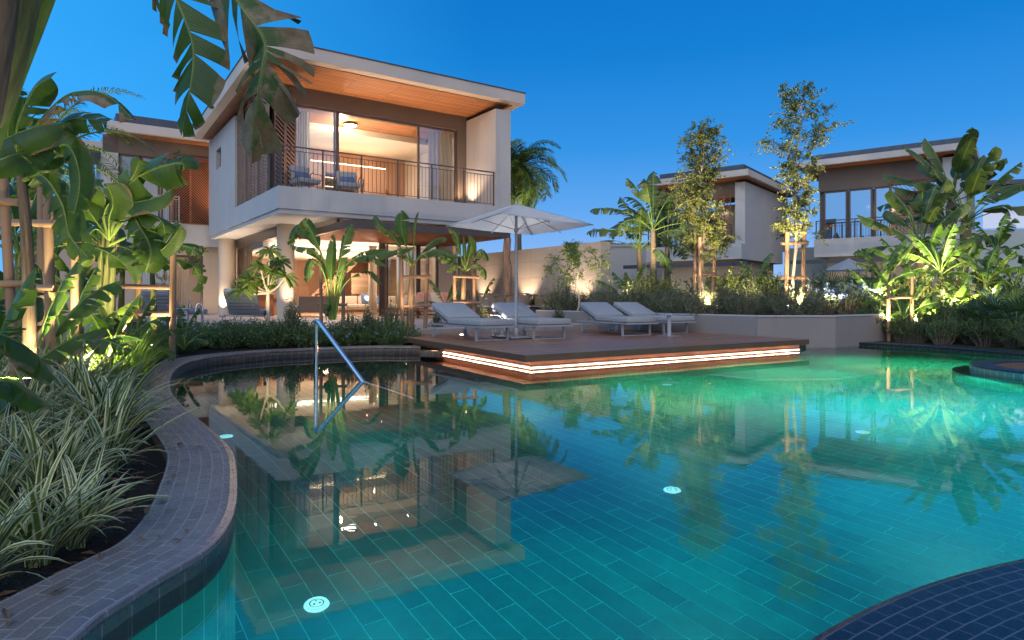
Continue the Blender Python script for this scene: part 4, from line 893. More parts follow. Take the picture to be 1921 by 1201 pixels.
# ------------------------------------------------------------------ furniture
def make_lounger(label):
    """local frame: x = width, y = from foot (0) to head (2.0); top of the base at 0.27"""
    t = thing('sun_lounger', label, 'sun lounger', (0, 0, 0), 'sun loungers by the pool'); w_, Lg = .78, 1.98
    mb = MB(); mb.wbox(-.02, w_ + .02, 0, .04, .25, .285); mb.wbox(-.02, w_ + .02, Lg - .04, Lg, .25, .285); mb.wbox(-.02, .015, .041, Lg + .10, .25, .285); mb.wbox(w_ - .015, w_ + .02, .041, Lg + .10, .25, .285); mb.build('frame', greymetal, t)
    mb = MB()
    for k in range(15): mb.wbox(.02, w_ - .02, .06 + k * .125, .15 + k * .125, .262, .283)
    mb.build('slat_base', greymetal, t)
    for x in (.02, w_ - .06): mb = MB(); mb.wbox(x, x + .04, .22, .26, 0, .249); mb.build('leg', greymetal, t)
    mb = MB(); mb.wbox(.06, w_ - .06, .225, .255, 0, .018); mb.build('foot_bar', greymetal, t)
    for x in (.0, w_ - .03):
        mb = MB(); mb.tube([(x + .0, 1.86, .075), (x + .03, 1.86, .075)], .072, 20); mb.tube([(x - .004, 1.86, .075), (x + .034, 1.86, .075)], .03, 14); mb.wbox(x + .008, x + .022, 1.84, 1.88, .075, .25); mb.build('wheel', greymetal, t)
    M1 = Matrix.Translation((w_ / 2, .66, .345)); mb = MB(); mb.rbox(M1, w_ - .02, 1.30, .115, .028); mb.build('seat_cushion', cushion, t)
    an = R(21.5); M2 = Matrix.Translation((w_ / 2, 1.30, .36)) @ Matrix.Rotation(an, 4, 'X') @ Matrix.Translation((0, .375, .03)); mb = MB(); mb.rbox(M2, w_ - .02, .76, .115, .028); mb.build('back_cushion', cushion, t)
    mb = MB()
    for k in range(6):
        q = Matrix.Translation((0, 1.32, .30)) @ Matrix.Rotation(an, 4, 'X'); mb.add([q @ Vector(p) for p in ((.03, .05 + k * .12, -.02), (w_ - .03, .05 + k * .12, -.02), (w_ - .03, .13 + k * .12, -.02), (.03, .13 + k * .12, -.02), (.03, .05 + k * .12, 0), (w_ - .03, .05 + k * .12, 0), (w_ - .03, .13 + k * .12, 0), (.03, .13 + k * .12, 0))], [(3, 2, 1, 0), (4, 5, 6, 7), (0, 1, 5, 4), (1, 2, 6, 5), (2, 3, 7, 6), (3, 0, 4, 7)])
    mb.build('back_slats', greymetal, t)
    mb = MB(); mb.bar((.10, 1.78, .29), (.10, 1.66, .46), .02, .02); mb.bar((w_ - .10, 1.78, .29), (w_ - .10, 1.66, .46), .02, .02); mb.build('prop', greymetal, t)
    return t
lg = make_lounger('grey cushioned sun lounger, the leftmost of the four on the deck')
aU = math.atan2(U.y, U.x)
loungers = [(G(903, 641.6, .25), aU, None), (Vector((.50, 12.62, .25)), aU - R(6), 'grey cushioned sun lounger just behind the umbrella pole, second from the left on the deck'),
            (Vector((2.42, 13.85, .25)), aU - R(10), 'grey cushioned sun lounger, third from the left, beside the round side table'), (Vector((3.50, 14.62, .25)), aU - R(4), 'grey cushioned sun lounger nearest the retaining wall, rightmost on the deck')]
lgs = []
for i, (p, a, lab) in enumerate(loungers):
    o = lg if i == 0 else copy_tree(lg)
    o.location = (p.x, p.y, .25); o.rotation_euler = (0, 0, a)
    if i == 0: lg_first = o
    if lab: o['label'] = lab
# two loungers on the terrace, seen from behind: heads towards the pool
for (px, py, d, a, lab) in ((392, 0, 16.3, math.pi + .15, 'sun lounger with raised slatted back seen from behind, on the terrace left of the column'), (262, 0, 16.6, math.pi - .1, 'sun lounger seen from behind, half hidden by stakes and banana plants')):
    o = copy_tree(lg); p = AZ(px + 64, d); o.location = (p.x, p.y + 1.9, T_Z); o.rotation_euler = (0, 0, a); o['label'] = lab
    for ch in o.children:
        if ch.name.startswith(('back_cushion', 'back_slats', 'prop')):
            ch.rotation_euler = (R(24), 0, 0)
            piv = Vector((0, 1.30, .33)); ch.location = piv - Matrix.Rotation(R(24), 3, 'X') @ piv
# umbrella
U0 = AZ(968.5, 13.35, .25); um = thing('umbrella', 'square pale grey parasol on a slim pole between the loungers', 'umbrella', U0)
mb = MB(); mb.tube([U0 + Vector((0, 0, .02)), U0 + Vector((0, 0, 2.62))], .029, 16); mb.build('pole', greymetal, um)
mb = MB(); mb.rbox(Matrix.Translation(U0 + Vector((0, 0, .03))) @ Matrix.Rotation(aU, 4, 'Z'), .75, .75, .035, .01); mb.rbox(Matrix.Translation(U0 + Vector((0, 0, .12))), .09, .09, .16, .01); mb.build('base', greymetal, um)
apex = U0 + Vector((0, 0, 2.71)); cor = [U0 + Vector(c) for c in ((-.30, -1.58, 2.32), (1.55, -.12, 2.28), (.36, 1.62, 2.25), (-1.42, .10, 2.28))]
mb = MB()
for k in range(4):
    a_, b_ = cor[k], cor[(k + 1) % 4]; N_ = 10; vs = []; uvs = []
    for i in range(N_ + 1):
        s = i / N_; l, r_ = apex.lerp(a_, s), apex.lerp(b_, s)
        for j in range(N_ + 1): q = l.lerp(r_, j / N_); sag = -.02 * math.sin(math.pi * j / N_) * s - .0 * math.sin(math.pi * s); q = q + Vector((0, 0, sag)); vs.append(q)
    W_ = N_ + 1; mb.add(vs, [(i * W_ + j, (i + 1) * W_ + j, (i + 1) * W_ + j + 1, i * W_ + j + 1) for i in range(N_) for j in range(N_)], 0, None, True)
cn = mb.build('canopy', canopy_m, um); so_ = cn.modifiers.new('thick', 'SOLIDIFY'); so_.thickness = .006
for k in range(4):
    mb = MB(); mb.bar(apex - Vector((0, 0, .08)), cor[k] - Vector((0, 0, .015)), .016, .02); m_ = (cor[k] + cor[(k + 1) % 4]) / 2; mb.bar(apex - Vector((0, 0, .08)), m_ - Vector((0, 0, .06)), .012, .016); mb.build('rib', greymetal, um)
    mb = MB(); hub = U0 + Vector((0, 0, 2.18)); mb.bar(hub, apex.lerp(cor[k], .55) - Vector((0, 0, .05)), .012, .014); mb.build('strut', greymetal, um)
mb = MB(); mb.tube([U0 + Vector((0, 0, 2.13)), U0 + Vector((0, 0, 2.22))], .045, 14); mb.tube([apex - Vector((0, 0, .02)), apex + Vector((0, 0, .07))], [.035, .012], 12); mb.build('hub', greymetal, um)
mb = MB(); mb.tube([U0 + Vector((.0, 0, .62)), U0 + Vector((.10, 0, .62))], .012, 8); mb.build('crank', greymetal, um)
# side tables
def side_table(px, d, ztop, s, lab, rnd=False):
    p = AZ(px, d, .25); t = thing('side_table', lab, 'side table', p, 'small side tables between the loungers')
    mb = MB()
    if rnd: mb.lathe(p, [(0, ztop - .25), (s, ztop - .25), (s, ztop - .235), (s - .015, ztop - .225), (0, ztop - .225)], 32)
    else: mb.rbox(Matrix.Translation((p.x, p.y, ztop)) @ Matrix.Rotation(aU, 4, 'Z'), s * 2, s * 2, .022, .008)
    mb.build('table_top', greymetal, t); mb = MB(); mb.wbox(p.x - .035, p.x + .035, p.y - .035, p.y + .035, .262, ztop - .012); mb.build('pedestal', greymetal, t)
    mb = MB(); mb.rbox(Matrix.Translation((p.x, p.y, .257)) @ Matrix.Rotation(aU, 4, 'Z'), .36, .36, .012, .004); mb.build('foot_plate', greymetal, t)
side_table(942, 14.2, .695, .19, 'small square grey side table behind the leftmost deck lounger'); side_table(1255, 14.0, .70, .215, 'small round grey side table at the foot of the third lounger', True)
p = AZ(350, 16.2, T_Z); t = thing('side_table', 'small side table between the two loungers seen from behind', 'side table', p, 'small side tables between the loungers'); mb = MB(); mb.rbox(Matrix.Translation((p.x, p.y, .80)), .42, .42, .02, .006); mb.build('table_top', greymetal, t); mb = MB(); mb.wbox(p.x - .04, p.x + .04, p.y - .04, p.y + .04, T_Z, .79); mb.build('pedestal', greymetal, t)
t = thing('fruit', 'green fruit on the small side table at left', 'fruit', (p.x - .08, p.y, .81)); 
mb = MB(); mb.lathe((p.x - .08, p.y, .81), [(.0, 0), (.03, .01), (.045, .04), (.03, .075), (0, .082)], 16); mb.build('body', M_plain('green_rind', (.08, .22, .04), .4), t)
t = thing('carafe', 'glass carafe on the small side table at left', 'carafe', (p.x + .09, p.y, .81)); mb = MB(); mb.lathe((p.x + .09, p.y, .811), [(0, 0), (.04, 0), (.045, .08), (.015, .14), (.02, .19)], 16); mb.build('vessel', glass, t)
# steel handrail in the pool
h0 = AZ(592.5, 9.0, 0); hz = zat(594, 9.0) - .02; h1 = G(680, 716, 0)
dv = (h1 - Vector((h0.x, h0.y, hz))).normalized()
pts = [Vector((h0.x, h0.y, -1.28)), Vector((h0.x, h0.y, hz - .10))] + [Vector((h0.x, h0.y, hz)) + Vector((0, 0, -.10)) * (1 - s) ** 2 + dv * .10 * s ** 2 for s in (.25, .5, .75, 1.0)] + [h1, h1 + dv * 1.2]
t = thing('pool_handrail', 'polished steel handrail rising out of the pool water', 'handrail', (h0.x, h0.y, 0)); mb = MB(); mb.tube(pts, .030, 18); mb.build('rail', steel, t)
mb = MB(); mb.lathe((h0.x, h0.y, -1.30), [(.06, 0), (.06, .015), (.024, .02)], 18); mb.build('flange', steel, t)
# shower / second handrail far left on the terrace
p = AZ(368, 15.9, .2); t = thing('pool_handrail', 'small steel ladder rail on the terrace beside the slatted lounger', 'handrail', p); mb = MB(); mb.tube(catmull([p, p + Vector((0, 0, .6)), p + Vector((.06, .02, .72)), p + Vector((.13, .05, .6)), p + Vector((.13, .05, 0))], 20), .02, 8); mb.build('rail', steel, t)
# dining set on the terrace
dt = AZ(985, 23.2, T_Z); t = thing('dining_table', 'long teak dining table on the terrace before the concrete wall', 'table', dt); DF = Frame((dt.x, dt.y), U, V)
mb = MB(); mb.box(DF, -1.2, 1.3, -.5, .5, T_Z + .77, T_Z + .81); mb.build('table_top', tableteak, t)
for a_ in (-1.0, 1.1):
    for b_ in (-.4, .4): mb = MB(); mb.box(DF, a_ - .04, a_ + .04, b_ - .04, b_ + .04, T_Z, T_Z + .769); mb.build('leg', palewood, t)
def rope_chair(lab):
    t = thing('dining_chair', lab, 'chair', (0, 0, 0), 'rope woven dining chairs round the teak table')
    mb = MB(); N_ = 22
    for i in range(N_ + 1):
        a_ = R(-25 + 230 * i / N_); c = Vector((.30 * math.cos(a_), .28 * math.sin(a_), .42)); tp = Vector((.35 * math.cos(a_), .33 * math.sin(a_), .86 - .22 * (abs(i - N_ / 2) / (N_ / 2)) ** 2)); mb.bar(c, tp, .030, .008, up=Vector((math.cos(a_), math.sin(a_), 0)))
    mb.build('woven_back', wicker, t)
    mb = MB(); mb.tube([Vector((.355 * math.cos(R(-25 + 230 * i / 24)), .335 * math.sin(R(-25 + 230 * i / 24)), .865 - .22 * (abs(i - 12) / 12) ** 2)) for i in range(25)], .016, 7); mb.build('top_rail', wicker, t)
    mb = MB(); mb.rbox(Matrix.Translation((0, .02, .43)), .54, .52, .07, .03); mb.build('seat', cushion, t)
    for x in (-.24, .24):
        for y in (-.2, .22): mb = MB(); mb.tube([(x * 1.1, y * 1.1, 0), (x, y, .40)], .014, 6); mb.build('leg', bronze, t)
    return t
ch = rope_chair('grey rope dining chair at the left end of the table')
spots = [(-1.55, 0, 1.57, None), (-.75, -.75, 3.14, 'grey rope dining chair on the near side, left of two'), (.25, -.78, 3.14, 'grey rope dining chair on the near side, close to the umbrella pole'), (1.65, .05, -1.57, 'grey rope dining chair at the right end of the table'), (-.7, .75, 0, 'grey rope dining chair on the far side, left'), (.2, .75, 0, 'grey rope dining chair on the far side, middle'), (1.0, .75, 0, 'grey rope dining chair on the far side, right')]
for i, (a_, b_, rz, lab) in enumerate(spots):
    o = ch if i == 0 else copy_tree(ch); q = DF.p(a_, b_, T_Z); o.location = q; o.rotation_euler = (0, 0, aU + rz)
    if lab: o['label'] = lab
# woven floor lantern and outdoor sofa under the pergola
p = AZ(872, 24.6, T_Z); t = thing('woven_lantern', 'tall slender woven rope lantern behind the dining chairs', 'lantern', p); mb = MB()
for k in range(14):
    for s_ in (-1, 1): mb.tube([p + Vector((r_ * math.cos(k * .449 + s_ * z * .9), r_ * math.sin(k * .449 + s_ * z * .9), z)) for z, r_ in [(i * .13, .18 + .11 * math.sin(3.0 * i / 15 + .4)) for i in range(17)]], .012, 4, 0, False)
mb.build('weave', wicker, t)
for k in range(5): mb = MB(); mb.tube([p + Vector(((.19 + .11 * math.sin(3 * k / 4.2 + .4)) * math.cos(a_ * .35), (.19 + .11 * math.sin(3 * k / 4.2 + .4)) * math.sin(a_ * .35), .02 + k * .5)) for a_ in range(19)], .018, 5, 0, False); mb.build('hoop', wicker, t)
def sofa(name, lab, loc, rz, wd, dp, base_m, cush_m, legs_m, pillows, back=.42, zs=.40):
    t = thing(name, lab, 'sofa', (0, 0, 0)); mb = MB(); mb.rbox(Matrix.Translation((0, 0, .24)), wd, dp, .06, .01); mb.build('frame', base_m, t)
    for x in (-wd / 2 + .06, wd / 2 - .06):
        for y in (-dp / 2 + .06, dp / 2 - .06): mb = MB(); mb.tube([(x, y, 0), (x, y, .22)], .025, 8); mb.build('leg', legs_m, t)
    n_ = max(1, round(wd / .8))
    for k in range(n_):
        x = -wd / 2 + wd * (k + .5) / n_; mb = MB(); mb.rbox(Matrix.Translation((x, -.04, .36)), wd / n_ - .02, dp - .12, .18, .05); mb.build('seat_cushion', cush_m, t)
        mb = MB(); mb.rbox(Matrix.Translation((x, dp / 2 - .14, .60)) @ Matrix.Rotation(R(-12), 4, 'X'), wd / n_ - .03, .18, back, .06); mb.build('back_cushion', cush_m, t)
    t.location = loc; t.rotation_euler = (0, 0, rz); return t
def pillow(lab, loc, rz, s, m, tilt=70):
    mb = MB(); mb.rbox(Matrix.Identity(4), s, s, .14, .065, seg=4); o = mb.build('pillow', m); o.location = loc; o.rotation_euler = (R(tilt), 0, rz); return tag(o, lab, 'pillow', 'loose pillows on the seats')
sofa('outdoor_sofa', 'outdoor sofa with reddish wooden frame and rose cushions under the pergola', VF.p(VF.a_at(815, 1.2), 1.2, T_Z), aU, 2.3, .85, slatwood, cream, slatwood, None)
for k, (px, m_, lab) in enumerate(((795, pinkfab, 'rose pillow at the left end of the outdoor sofa'), (818, cream, 'cream patterned pillow in the middle of the outdoor sofa'), (838, pinkfab, 'rose pillow at the right end of the outdoor sofa'))):
    q = VF.p(VF.a_at(px, 1.15), 1.15, T_Z + .68); pillow(lab, q, aU + .2 * k - .2, .5, m_)
ct = VF.p(VF.a_at(765, .3), .3, T_Z); t = thing('coffee_table', 'low wooden coffee table left of the outdoor sofa', 'table', ct); mb = MB(); q = Frame((ct.x, ct.y), U, V); mb.box(q, -.6, .6, -.35, .35, T_Z + .33, T_Z + .37); mb.build('table_top', slatwood, t)
for a_ in (-.52, .52):
    for b_ in (-.28, .28): mb = MB(); mb.box(q, a_ - .025, a_ + .025, b_ - .025, b_ + .025, T_Z, T_Z + .329); mb.build('leg', slatwood, t)
# inside the villa
def VP(px, b, z): return VF.p(VF.a_at(px, b), b, z)
sofa('sofa', 'pale living room sofa with blue pillows seen through the open doors', VP(690, 7.2, T_Z), aU - .3, 2.6, .95, palewood, cream, palewood, None)
pillow('slate blue pillow on the living room sofa', VP(688, 7.0, T_Z + .68), aU, .5, bluefab); pillow('grey blue pillow at the right end of the living room sofa', VP(712, 6.9, T_Z + .62), aU - .5, .42, bluefab)
wc = sofa('woven_sofa', 'woven rope backed sofa turned away from the pool inside the open doors', VP(590, 5.0, T_Z), aU + math.pi, 1.5, .9, wicker, cream, bronze, None, .36)
mb = MB(); q = Frame(VP(590, 5.0, 0)[:2], U, V); mb.box(q, -.75, .75, -.47, -.44, T_Z + .16, T_Z + .78); o = mb.build('room_screen', wicker); tag(o, 'plain woven screen behind the cushions of the indoor sofa', 'screen')
st = thing('staircase', 'open wooden staircase rising at the back of the living room', 'staircase', VP(580, 10.5, T_Z)); sa = VF.a_at(566, 10.5)
for s_ in (0, 1): mb = MB(); mb.bar(VF.p(sa, 10.2 + s_, T_Z), VF.p(sa + 2.6, 10.2 + s_, CZI - .35), .06, .22); mb.build('stringer', oak, st)
mb = MB()
for k in range(13): mb.box(VF, sa + .05 + k * .2, sa + .33 + k * .2, 10.24, 11.16, T_Z + .12 + k * .195, T_Z + .16 + k * .195)
mb.build('treads', palewood, st)
it = thing('dining_table', 'indoor dining table left of the round column', 'table', VP(505, 7.5, T_Z)); mb = MB(); q = Frame(VP(505, 7.5, 0)[:2], U, V); mb.box(q, -.9, .9, -.45, .45, T_Z + .72, T_Z + .76); mb.build('table_top', oak, it); mb = MB(); mb.box(q, -.3, .3, -.2, .2, T_Z + .012, T_Z + .719); mb.build('pedestal', oak, it)
k_ = thing('kitchen_island', 'kitchen island with reddish wood front behind the frangipani', 'kitchen island', VP(486, 6, T_Z)); q = Frame(VP(486, 6, 0)[:2], U, V); mb = MB(); mb.box(q, -.35, .55, 0, .7, T_Z + .012, T_Z + .86); mb.build('cabinet', slatwood, k_); mb = MB(); mb.box(q, -.4, .6, -.05, .75, T_Z + .862, T_Z + .90); mb.build('worktop', cream, k_)
mb = MB(); mb.box(VF, VF.a_at(660, 9.5), VF.a_at(706, 9.5), 9.5, 9.56, T_Z + .9, T_Z + 1.9); tag(mb.build('wall_art', palewood), 'plain pale wooden panel on the living room back wall', 'wall panel')
cl = thing('ceiling_lamp', 'round glowing ceiling lamp in the upper bedroom', 'ceiling lamp', VP(657, FB + 1.2, 7.6)); q = VP(657, FB + 1.2, 7.55); mb = MB(); mb.lathe(q, [(0, -.05), (.21, -.05), (.235, -.02), (.235, .04), (0, .045)], 36); mb.build('diffuser', M_emit('ceiling_lamp_glow', (1, .92, .78), 12), cl); mb = MB(); mb.lathe(q, [(.236, -.025), (.26, .0), (.26, .065), (.0, .068)], 36); mb.build('rim', bronze, cl)
def armchair(lab):
    t = thing('armchair', lab, 'armchair', (0, 0, 0), 'rounded armchairs on the villa balcony'); mb = MB(); mb.rbox(Matrix.Translation((0, 0, .33)), .66, .62, .14, .04); mb.build('seat', cushion, t); mb = MB(); mb.rbox(Matrix.Translation((0, .27, .60)) @ Matrix.Rotation(R(-14), 4, 'X'), .60, .14, .46, .05); mb.build('backrest', cushion, t)
    for s_ in (-1, 1): mb = MB(); mb.tube(catmull([(s_ * .38, -.30, 0), (s_ * .42, -.22, .50), (s_ * .43, .1, .60), (s_ * .38, .30, .62), (s_ * .34, .36, 0)], 20), .016, 7); mb.tube(catmull([(s_ * .42, -.22, .42), (s_ * .42, 0, .34), (s_ * .38, .28, .40)], 8), .012, 6); mb.build('armrest', bronze, t)
    mb = MB(); mb.rbox(Matrix.Translation((0, .16, .52)) @ Matrix.Rotation(R(-18), 4, 'X'), .42, .10, .26, .04); mb.build('scatter_cushion', bluefab, t)
    for x in (-.26, .26): mb = MB(); mb.tube([(x, -.24, 0), (x, -.24, .28)], .014, 6); mb.build('leg', bronze, t)
    return t
ac = armchair('balcony armchair with blue cushion, left of the pair'); q = VP(572, 1.1, SL1 + .01); ac.location = q; ac.rotation_euler = (0, 0, aU + .25); ac.scale = (1.12,) * 3
o = copy_tree(ac); o['label'] = 'balcony armchair with blue cushion, right of the pair'; o.location = VP(653, 1.1, SL1 + .01); o.rotation_euler = (0, 0, aU - .2)
# far umbrella in the neighbour garden
q = AZ(1592, 33, .6); t = thing('umbrella', 'small open pale parasol far off in the neighbour garden', 'umbrella', q); mb = MB(); mb.tube([q, q + Vector((0, 0, 2.1))], .03, 8); mb.build('pole', greymetal, t); mb = MB(); ap = q + Vector((0, 0, 2.45)); cs = [q + Vector((1.25 * math.cos(R(45 * k)), 1.25 * math.sin(R(45 * k)), 1.85)) for k in range(8)]
mb.add([ap] + cs, [(0, 1 + k, 1 + (k + 1) % 8) for k in range(8)]); c_ = mb.build('canopy', canopy_m, t); s_ = c_.modifiers.new('thick', 'SOLIDIFY'); s_.thickness = .01

# ------------------------------------------------------------------ plants
GZ = .062                                            # garden soil level
def stk(px, yb, yt, d, dx=0.0):
    b = AZ(px, d, GZ); tp = D(px + dx, yt, d); return (b, tp)
# --- timber stakes at left
def stake_frame(label, posts, bars, r=.05):
    support(label, posts, bars, r=r)
P1, P2 = stk(33, 0, 322, 5.6, -28), stk(97, 0, 325, 6.4, -8)
stake_frame('thick leaning round stakes nearest the camera at the left edge', [P1], [(D(-40, 375, 5.5), D(35, 380, 5.6)), (D(-40, 533, 5.5), D(44, 533, 5.6))], r=.040)
stake_frame('tall pale square cut stake with two cross rails near the left edge', [P2, stk(78, 0, 352, 7.2)], [(D(0, 417, 6.5), D(106, 420, 6.3)), (D(50, 540, 6.5), D(104, 541, 6.3))], r=.045)
stake_frame('pair of stakes behind the pale stake, joined by one short rail', [stk(140, 0, 455, 8.6), stk(188, 0, 450, 9.2, 4)], [(D(98, 448, 8.5), D(150, 458, 8.5)), (D(186, 553, 9.1), D(218, 554, 9.1))])
stake_frame('slim stake leaning among the broad banana leaves at left', [stk(208, 0, 445, 9.6, 4)], [(D(194, 445, 9.5), D(222, 463, 9.6))])
stake_frame('pair of dark stakes with two rails round the thin banana before the rear loungers', [stk(259, 0, 500, 10.6), stk(323, 0, 465, 10.2, 2)], [(D(198, 536, 10.4), D(328, 540, 10.3)), (D(252, 589, 10.5), D(331, 589, 10.2))], r=.048)
stake_frame('pair of stakes with two rails round the banana plant left of the deck loungers', [(AZ(756, 15.1, .1), D(752, 466, 15.1)), (AZ(797, 15.4, .1), D(803, 460, 15.4))], [(D(750, 520, 15.1), D(808, 519, 15.3)), (D(750, 574, 15.1), D(811, 573, 15.3))])
stake_frame('stakes with a lit lower rail behind the leftmost deck lounger', [(AZ(853, 17.8, .1), D(852, 462, 17.8)), (AZ(889, 18, T_Z), D(891, 462, 18))], [(D(850, 519, 17.7), D(898, 520, 17.9)), (D(849, 568, 17.7), D(898, 568, 17.9))])
stake_frame('pair of thin stakes beside the bird of paradise plant in front of the living room', [(AZ(603, 14.6, .1), D(601, 478, 14.6)), (AZ(643, 14.8, .1), D(645, 500, 14.8))], [(D(626, 513, 14.7), D(652, 514, 14.8)), (D(594, 571, 14.6), D(651, 572, 14.8))], r=.04)
BZ = .62
stake_frame('three tall pale stakes bundled round the trunk of the left slender tree', [(AZ(1303, 16.9, BZ), D(1305, 440, 16.9)), (AZ(1314, 16.6, BZ), D(1313, 445, 16.6)), (AZ(1334, 17.2, BZ), D(1343, 440, 17.2))], [(D(1302, 514, 16.7), D(1342, 517, 17.1)), (D(1312, 468, 16.7), D(1342, 470, 17.1))], r=.05)
stake_frame('goalpost shaped lit timber stakes round the right slender tree', [(AZ(1474, 15.9, BZ), D(1477, 436, 15.9)), (AZ(1506, 16.1, BZ), D(1508, 432, 16.1))], [(D(1466, 457, 15.9), D(1515, 456, 16.1)), (D(1464, 522, 15.9), D(1513, 521, 16.1))], r=.055)
stake_frame('dark stakes round the banana plant by the far right pool edge', [(AZ(1667, 15.2, GZ), D(1667, 535, 15.2)), (AZ(1710, 15.4, GZ), D(1711, 520, 15.4))], [(D(1662, 559, 15.1), D(1714, 558, 15.4)), (D(1664, 620, 15.1), D(1713, 621, 15.4))], r=.042)
# --- giant bird of paradise whose trunk stands at the upper left corner
gb = AZ(-140, 3.6, GZ); t = thing('giant_banana_plant', 'giant banana plant at the upper left corner with torn leaves hanging over the villa roof', 'banana plant', gb)
mb = MB(); mb.tube(catmull([gb, D(-130, 420, 3.5), D(-25, 170, 3.3), D(38, -60, 3.2)], 14), [.15 - .003 * k for k in range(15)], 14); mb.build('stem', sheath, t)
mb = MB(); mb.tube(catmull([gb + Vector((.1, .1, 0)), D(-125, 480, 3.3), D(-45, 240, 3.2), D(5, -80, 3.1)], 14), [.09] * 15, 12); mb.build('stem', drysheath, t)
mb = MB(); mb.tube(catmull([gb, D(-80, 450, 3.4), D(30, 60, 3.4), D(160, -220, 3.3), D(262, -140, 3.2)], 20), [.06 - .0018 * k for k in range(21)], 10); mb.tube(catmull([gb, D(-60, 420, 3.4), D(70, 40, 3.4), D(230, -300, 3.3), D(400, -160, 3.2)], 20), [.06 - .0018 * k for k in range(21)], 10); mb.build('leaf_stalk', [stem_m], t)
explicit_leaf(t, [(240, -150, 3.2), (300, -60, 3.15), (340, 20, 3.1), (362, 85, 3.1), (361, 137, 3.1), (352, 192, 3.1), (343, 246, 3.15)], .185, 4, L_ban, 12, .15, (-0.35, -1, .05), .014, 0, .1, gap=.035, sweep=.12, peak=.3, base=.6)
explicit_leaf(t, [(370, -160, 3.2), (415, -50, 3.1), (462, 28, 3.0), (496, 74, 3.0), (495, 104, 3.0), (488, 150, 3.0), (478, 215, 3.05), (472, 275, 3.1)], .235, 11, L_banb, 12, .2, (-0.3, -1, .1), .013, 0, .15, gap=.04, sweep=.14, peak=.45, base=.6)
explicit_leaf(t, [(-60, 300, 3.9), (10, 262, 3.9), (70, 238, 3.9), (130, 230, 4.0)], .15, 21, L_ban, 4, .25, (.1, -.7, 1), .014, 0, .25)
explicit_leaf(t, [(-60, 330, 3.8), (0, 300, 3.8), (50, 285, 3.9), (110, 275, 4.0)], .13, 22, L_ban, 3, .2, (.0, -1, .5), .012, 0, .2)
# --- big leaf group on the left, further back
pb = AZ(60, 5.2, GZ); t = thing('banana_plant', 'tall banana plant with brown edged leaves behind the thick stake at left', 'banana plant', pb, 'banana and bird of paradise plants')
mb = MB(); mb.tube(catmull([pb, D(52, 480, 5.2), D(40, 330, 5.2)], 10), [.055 - .002 * k for k in range(11)], 10); mb.build('stem', drysheath, t)
for k, (pix, W, s, m_, te, fc) in enumerate([
    ([(40, 330, 5.2), (30, 250, 5.0), (62, 170, 4.9), (96, 146, 4.8)], .16, 31, L_ban, 3, (-.3, -1, .1)),
    ([(40, 330, 5.2), (60, 250, 5.0), (110, 190, 4.9), (150, 172, 4.8), (200, 178, 4.8), (248, 222, 4.8)], .12, 32, L_banb, 9, (0, -.5, 1)),
    ([(40, 330, 5.2), (90, 270, 5.1), (130, 225, 5.0), (200, 228, 4.9)], .13, 33, L_ban, 4, (.1, -1, .3)),
    ([(40, 330, 5.2), (20, 300, 5.1), (15, 220, 5.0), (28, 160, 5.0)], .14, 34, L_ban, 5, (.5, -1, .1)),
    ([(40, 340, 5.2), (80, 330, 5.1), (118, 385, 5.1), (130, 440, 5.1), (166, 484, 5.1)], .155, 35, L_ban, 9, (.3, -1, .6)),
    ([(40, 360, 5.2), (60, 340, 5.2), (120, 270, 5.0), (150, 330, 5.0), (140, 400, 5.0)], .13, 36, L_ban, 6, (.6, -1, .1))]):
    explicit_leaf(t, pix, W, s, m_, te, .25, fc, .016, .12, .2)
pb = AZ(196, 9.0, GZ); t = thing('banana_plant', 'banana plant with very wide flag shaped leaves in front of the left wing', 'banana plant', pb, 'banana and bird of paradise plants')
for dx in (-10, 0, 9): mb = MB(); mb.tube(catmull([pb + Vector((dx * .006, 0, 0)), D(200 + dx * 1.3, 520, 9.0), D(205 + dx, 430, 9.0)], 8), [.05 - .003 * k for k in range(9)], 9); mb.build('stem', sheath, t)
for k, (pix, W, s, te, fc) in enumerate([
    ([(205, 450, 9), (195, 400, 8.9), (222, 365, 8.8), (270, 325, 8.7), (335, 305, 8.6), (345, 318, 8.6)], .33, 41, 7, (.0, -1, .35)),
    ([(205, 450, 9), (215, 410, 8.9), (240, 385, 8.8), (290, 372, 8.7), (322, 356, 8.7)], .20, 42, 6, (.2, -.8, .8)),
    ([(205, 450, 9), (170, 400, 8.9), (150, 370, 8.8), (185, 350, 8.7)], .30, 43, 3, (.2, -1, .2)),
    ([(205, 450, 9), (205, 410, 8.8), (212, 380, 8.7), (200, 345, 8.6)], .28, 44, 3, (-.2, -1, .1)),
    ([(205, 450, 9), (240, 400, 8.9), (265, 430, 8.8), (283, 470, 8.8), (272, 512, 8.8)], .28, 45, 9, (.4, -1, .5)),
    ([(205, 450, 9), (250, 400, 8.9), (300, 412, 8.8), (310, 440, 8.8)], .22, 46, 7, (.1, -.7, 1)),
    ([(205, 450, 9), (180, 430, 8.9), (160, 455, 8.8), (150, 500, 8.8)], .2, 47, 8, (.3, -1, .5)),
    ([(205, 460, 9), (260, 440, 8.9), (300, 470, 8.9), (340, 425, 8.9)], .17, 48, 6, (.1, -1, .6)),
    ([(205, 450, 9), (230, 360, 8.8), (250, 330, 8.7), (262, 300, 8.6)], .18, 49, 4, (.6, -1, .3))]):
    explicit_leaf(t, pix, W, s, L_ban, te, .25, fc, .02, .18, .2)
pb = AZ(290, 10.4, GZ); t = banana('banana_plant', 'slim banana plant tied between the pair of dark stakes', 'banana plant', pb, 1.55, 9, .8, .16, 51, 'banana and bird of paradise plants', L_ban, .055, Lp=.25, bend=1.9)
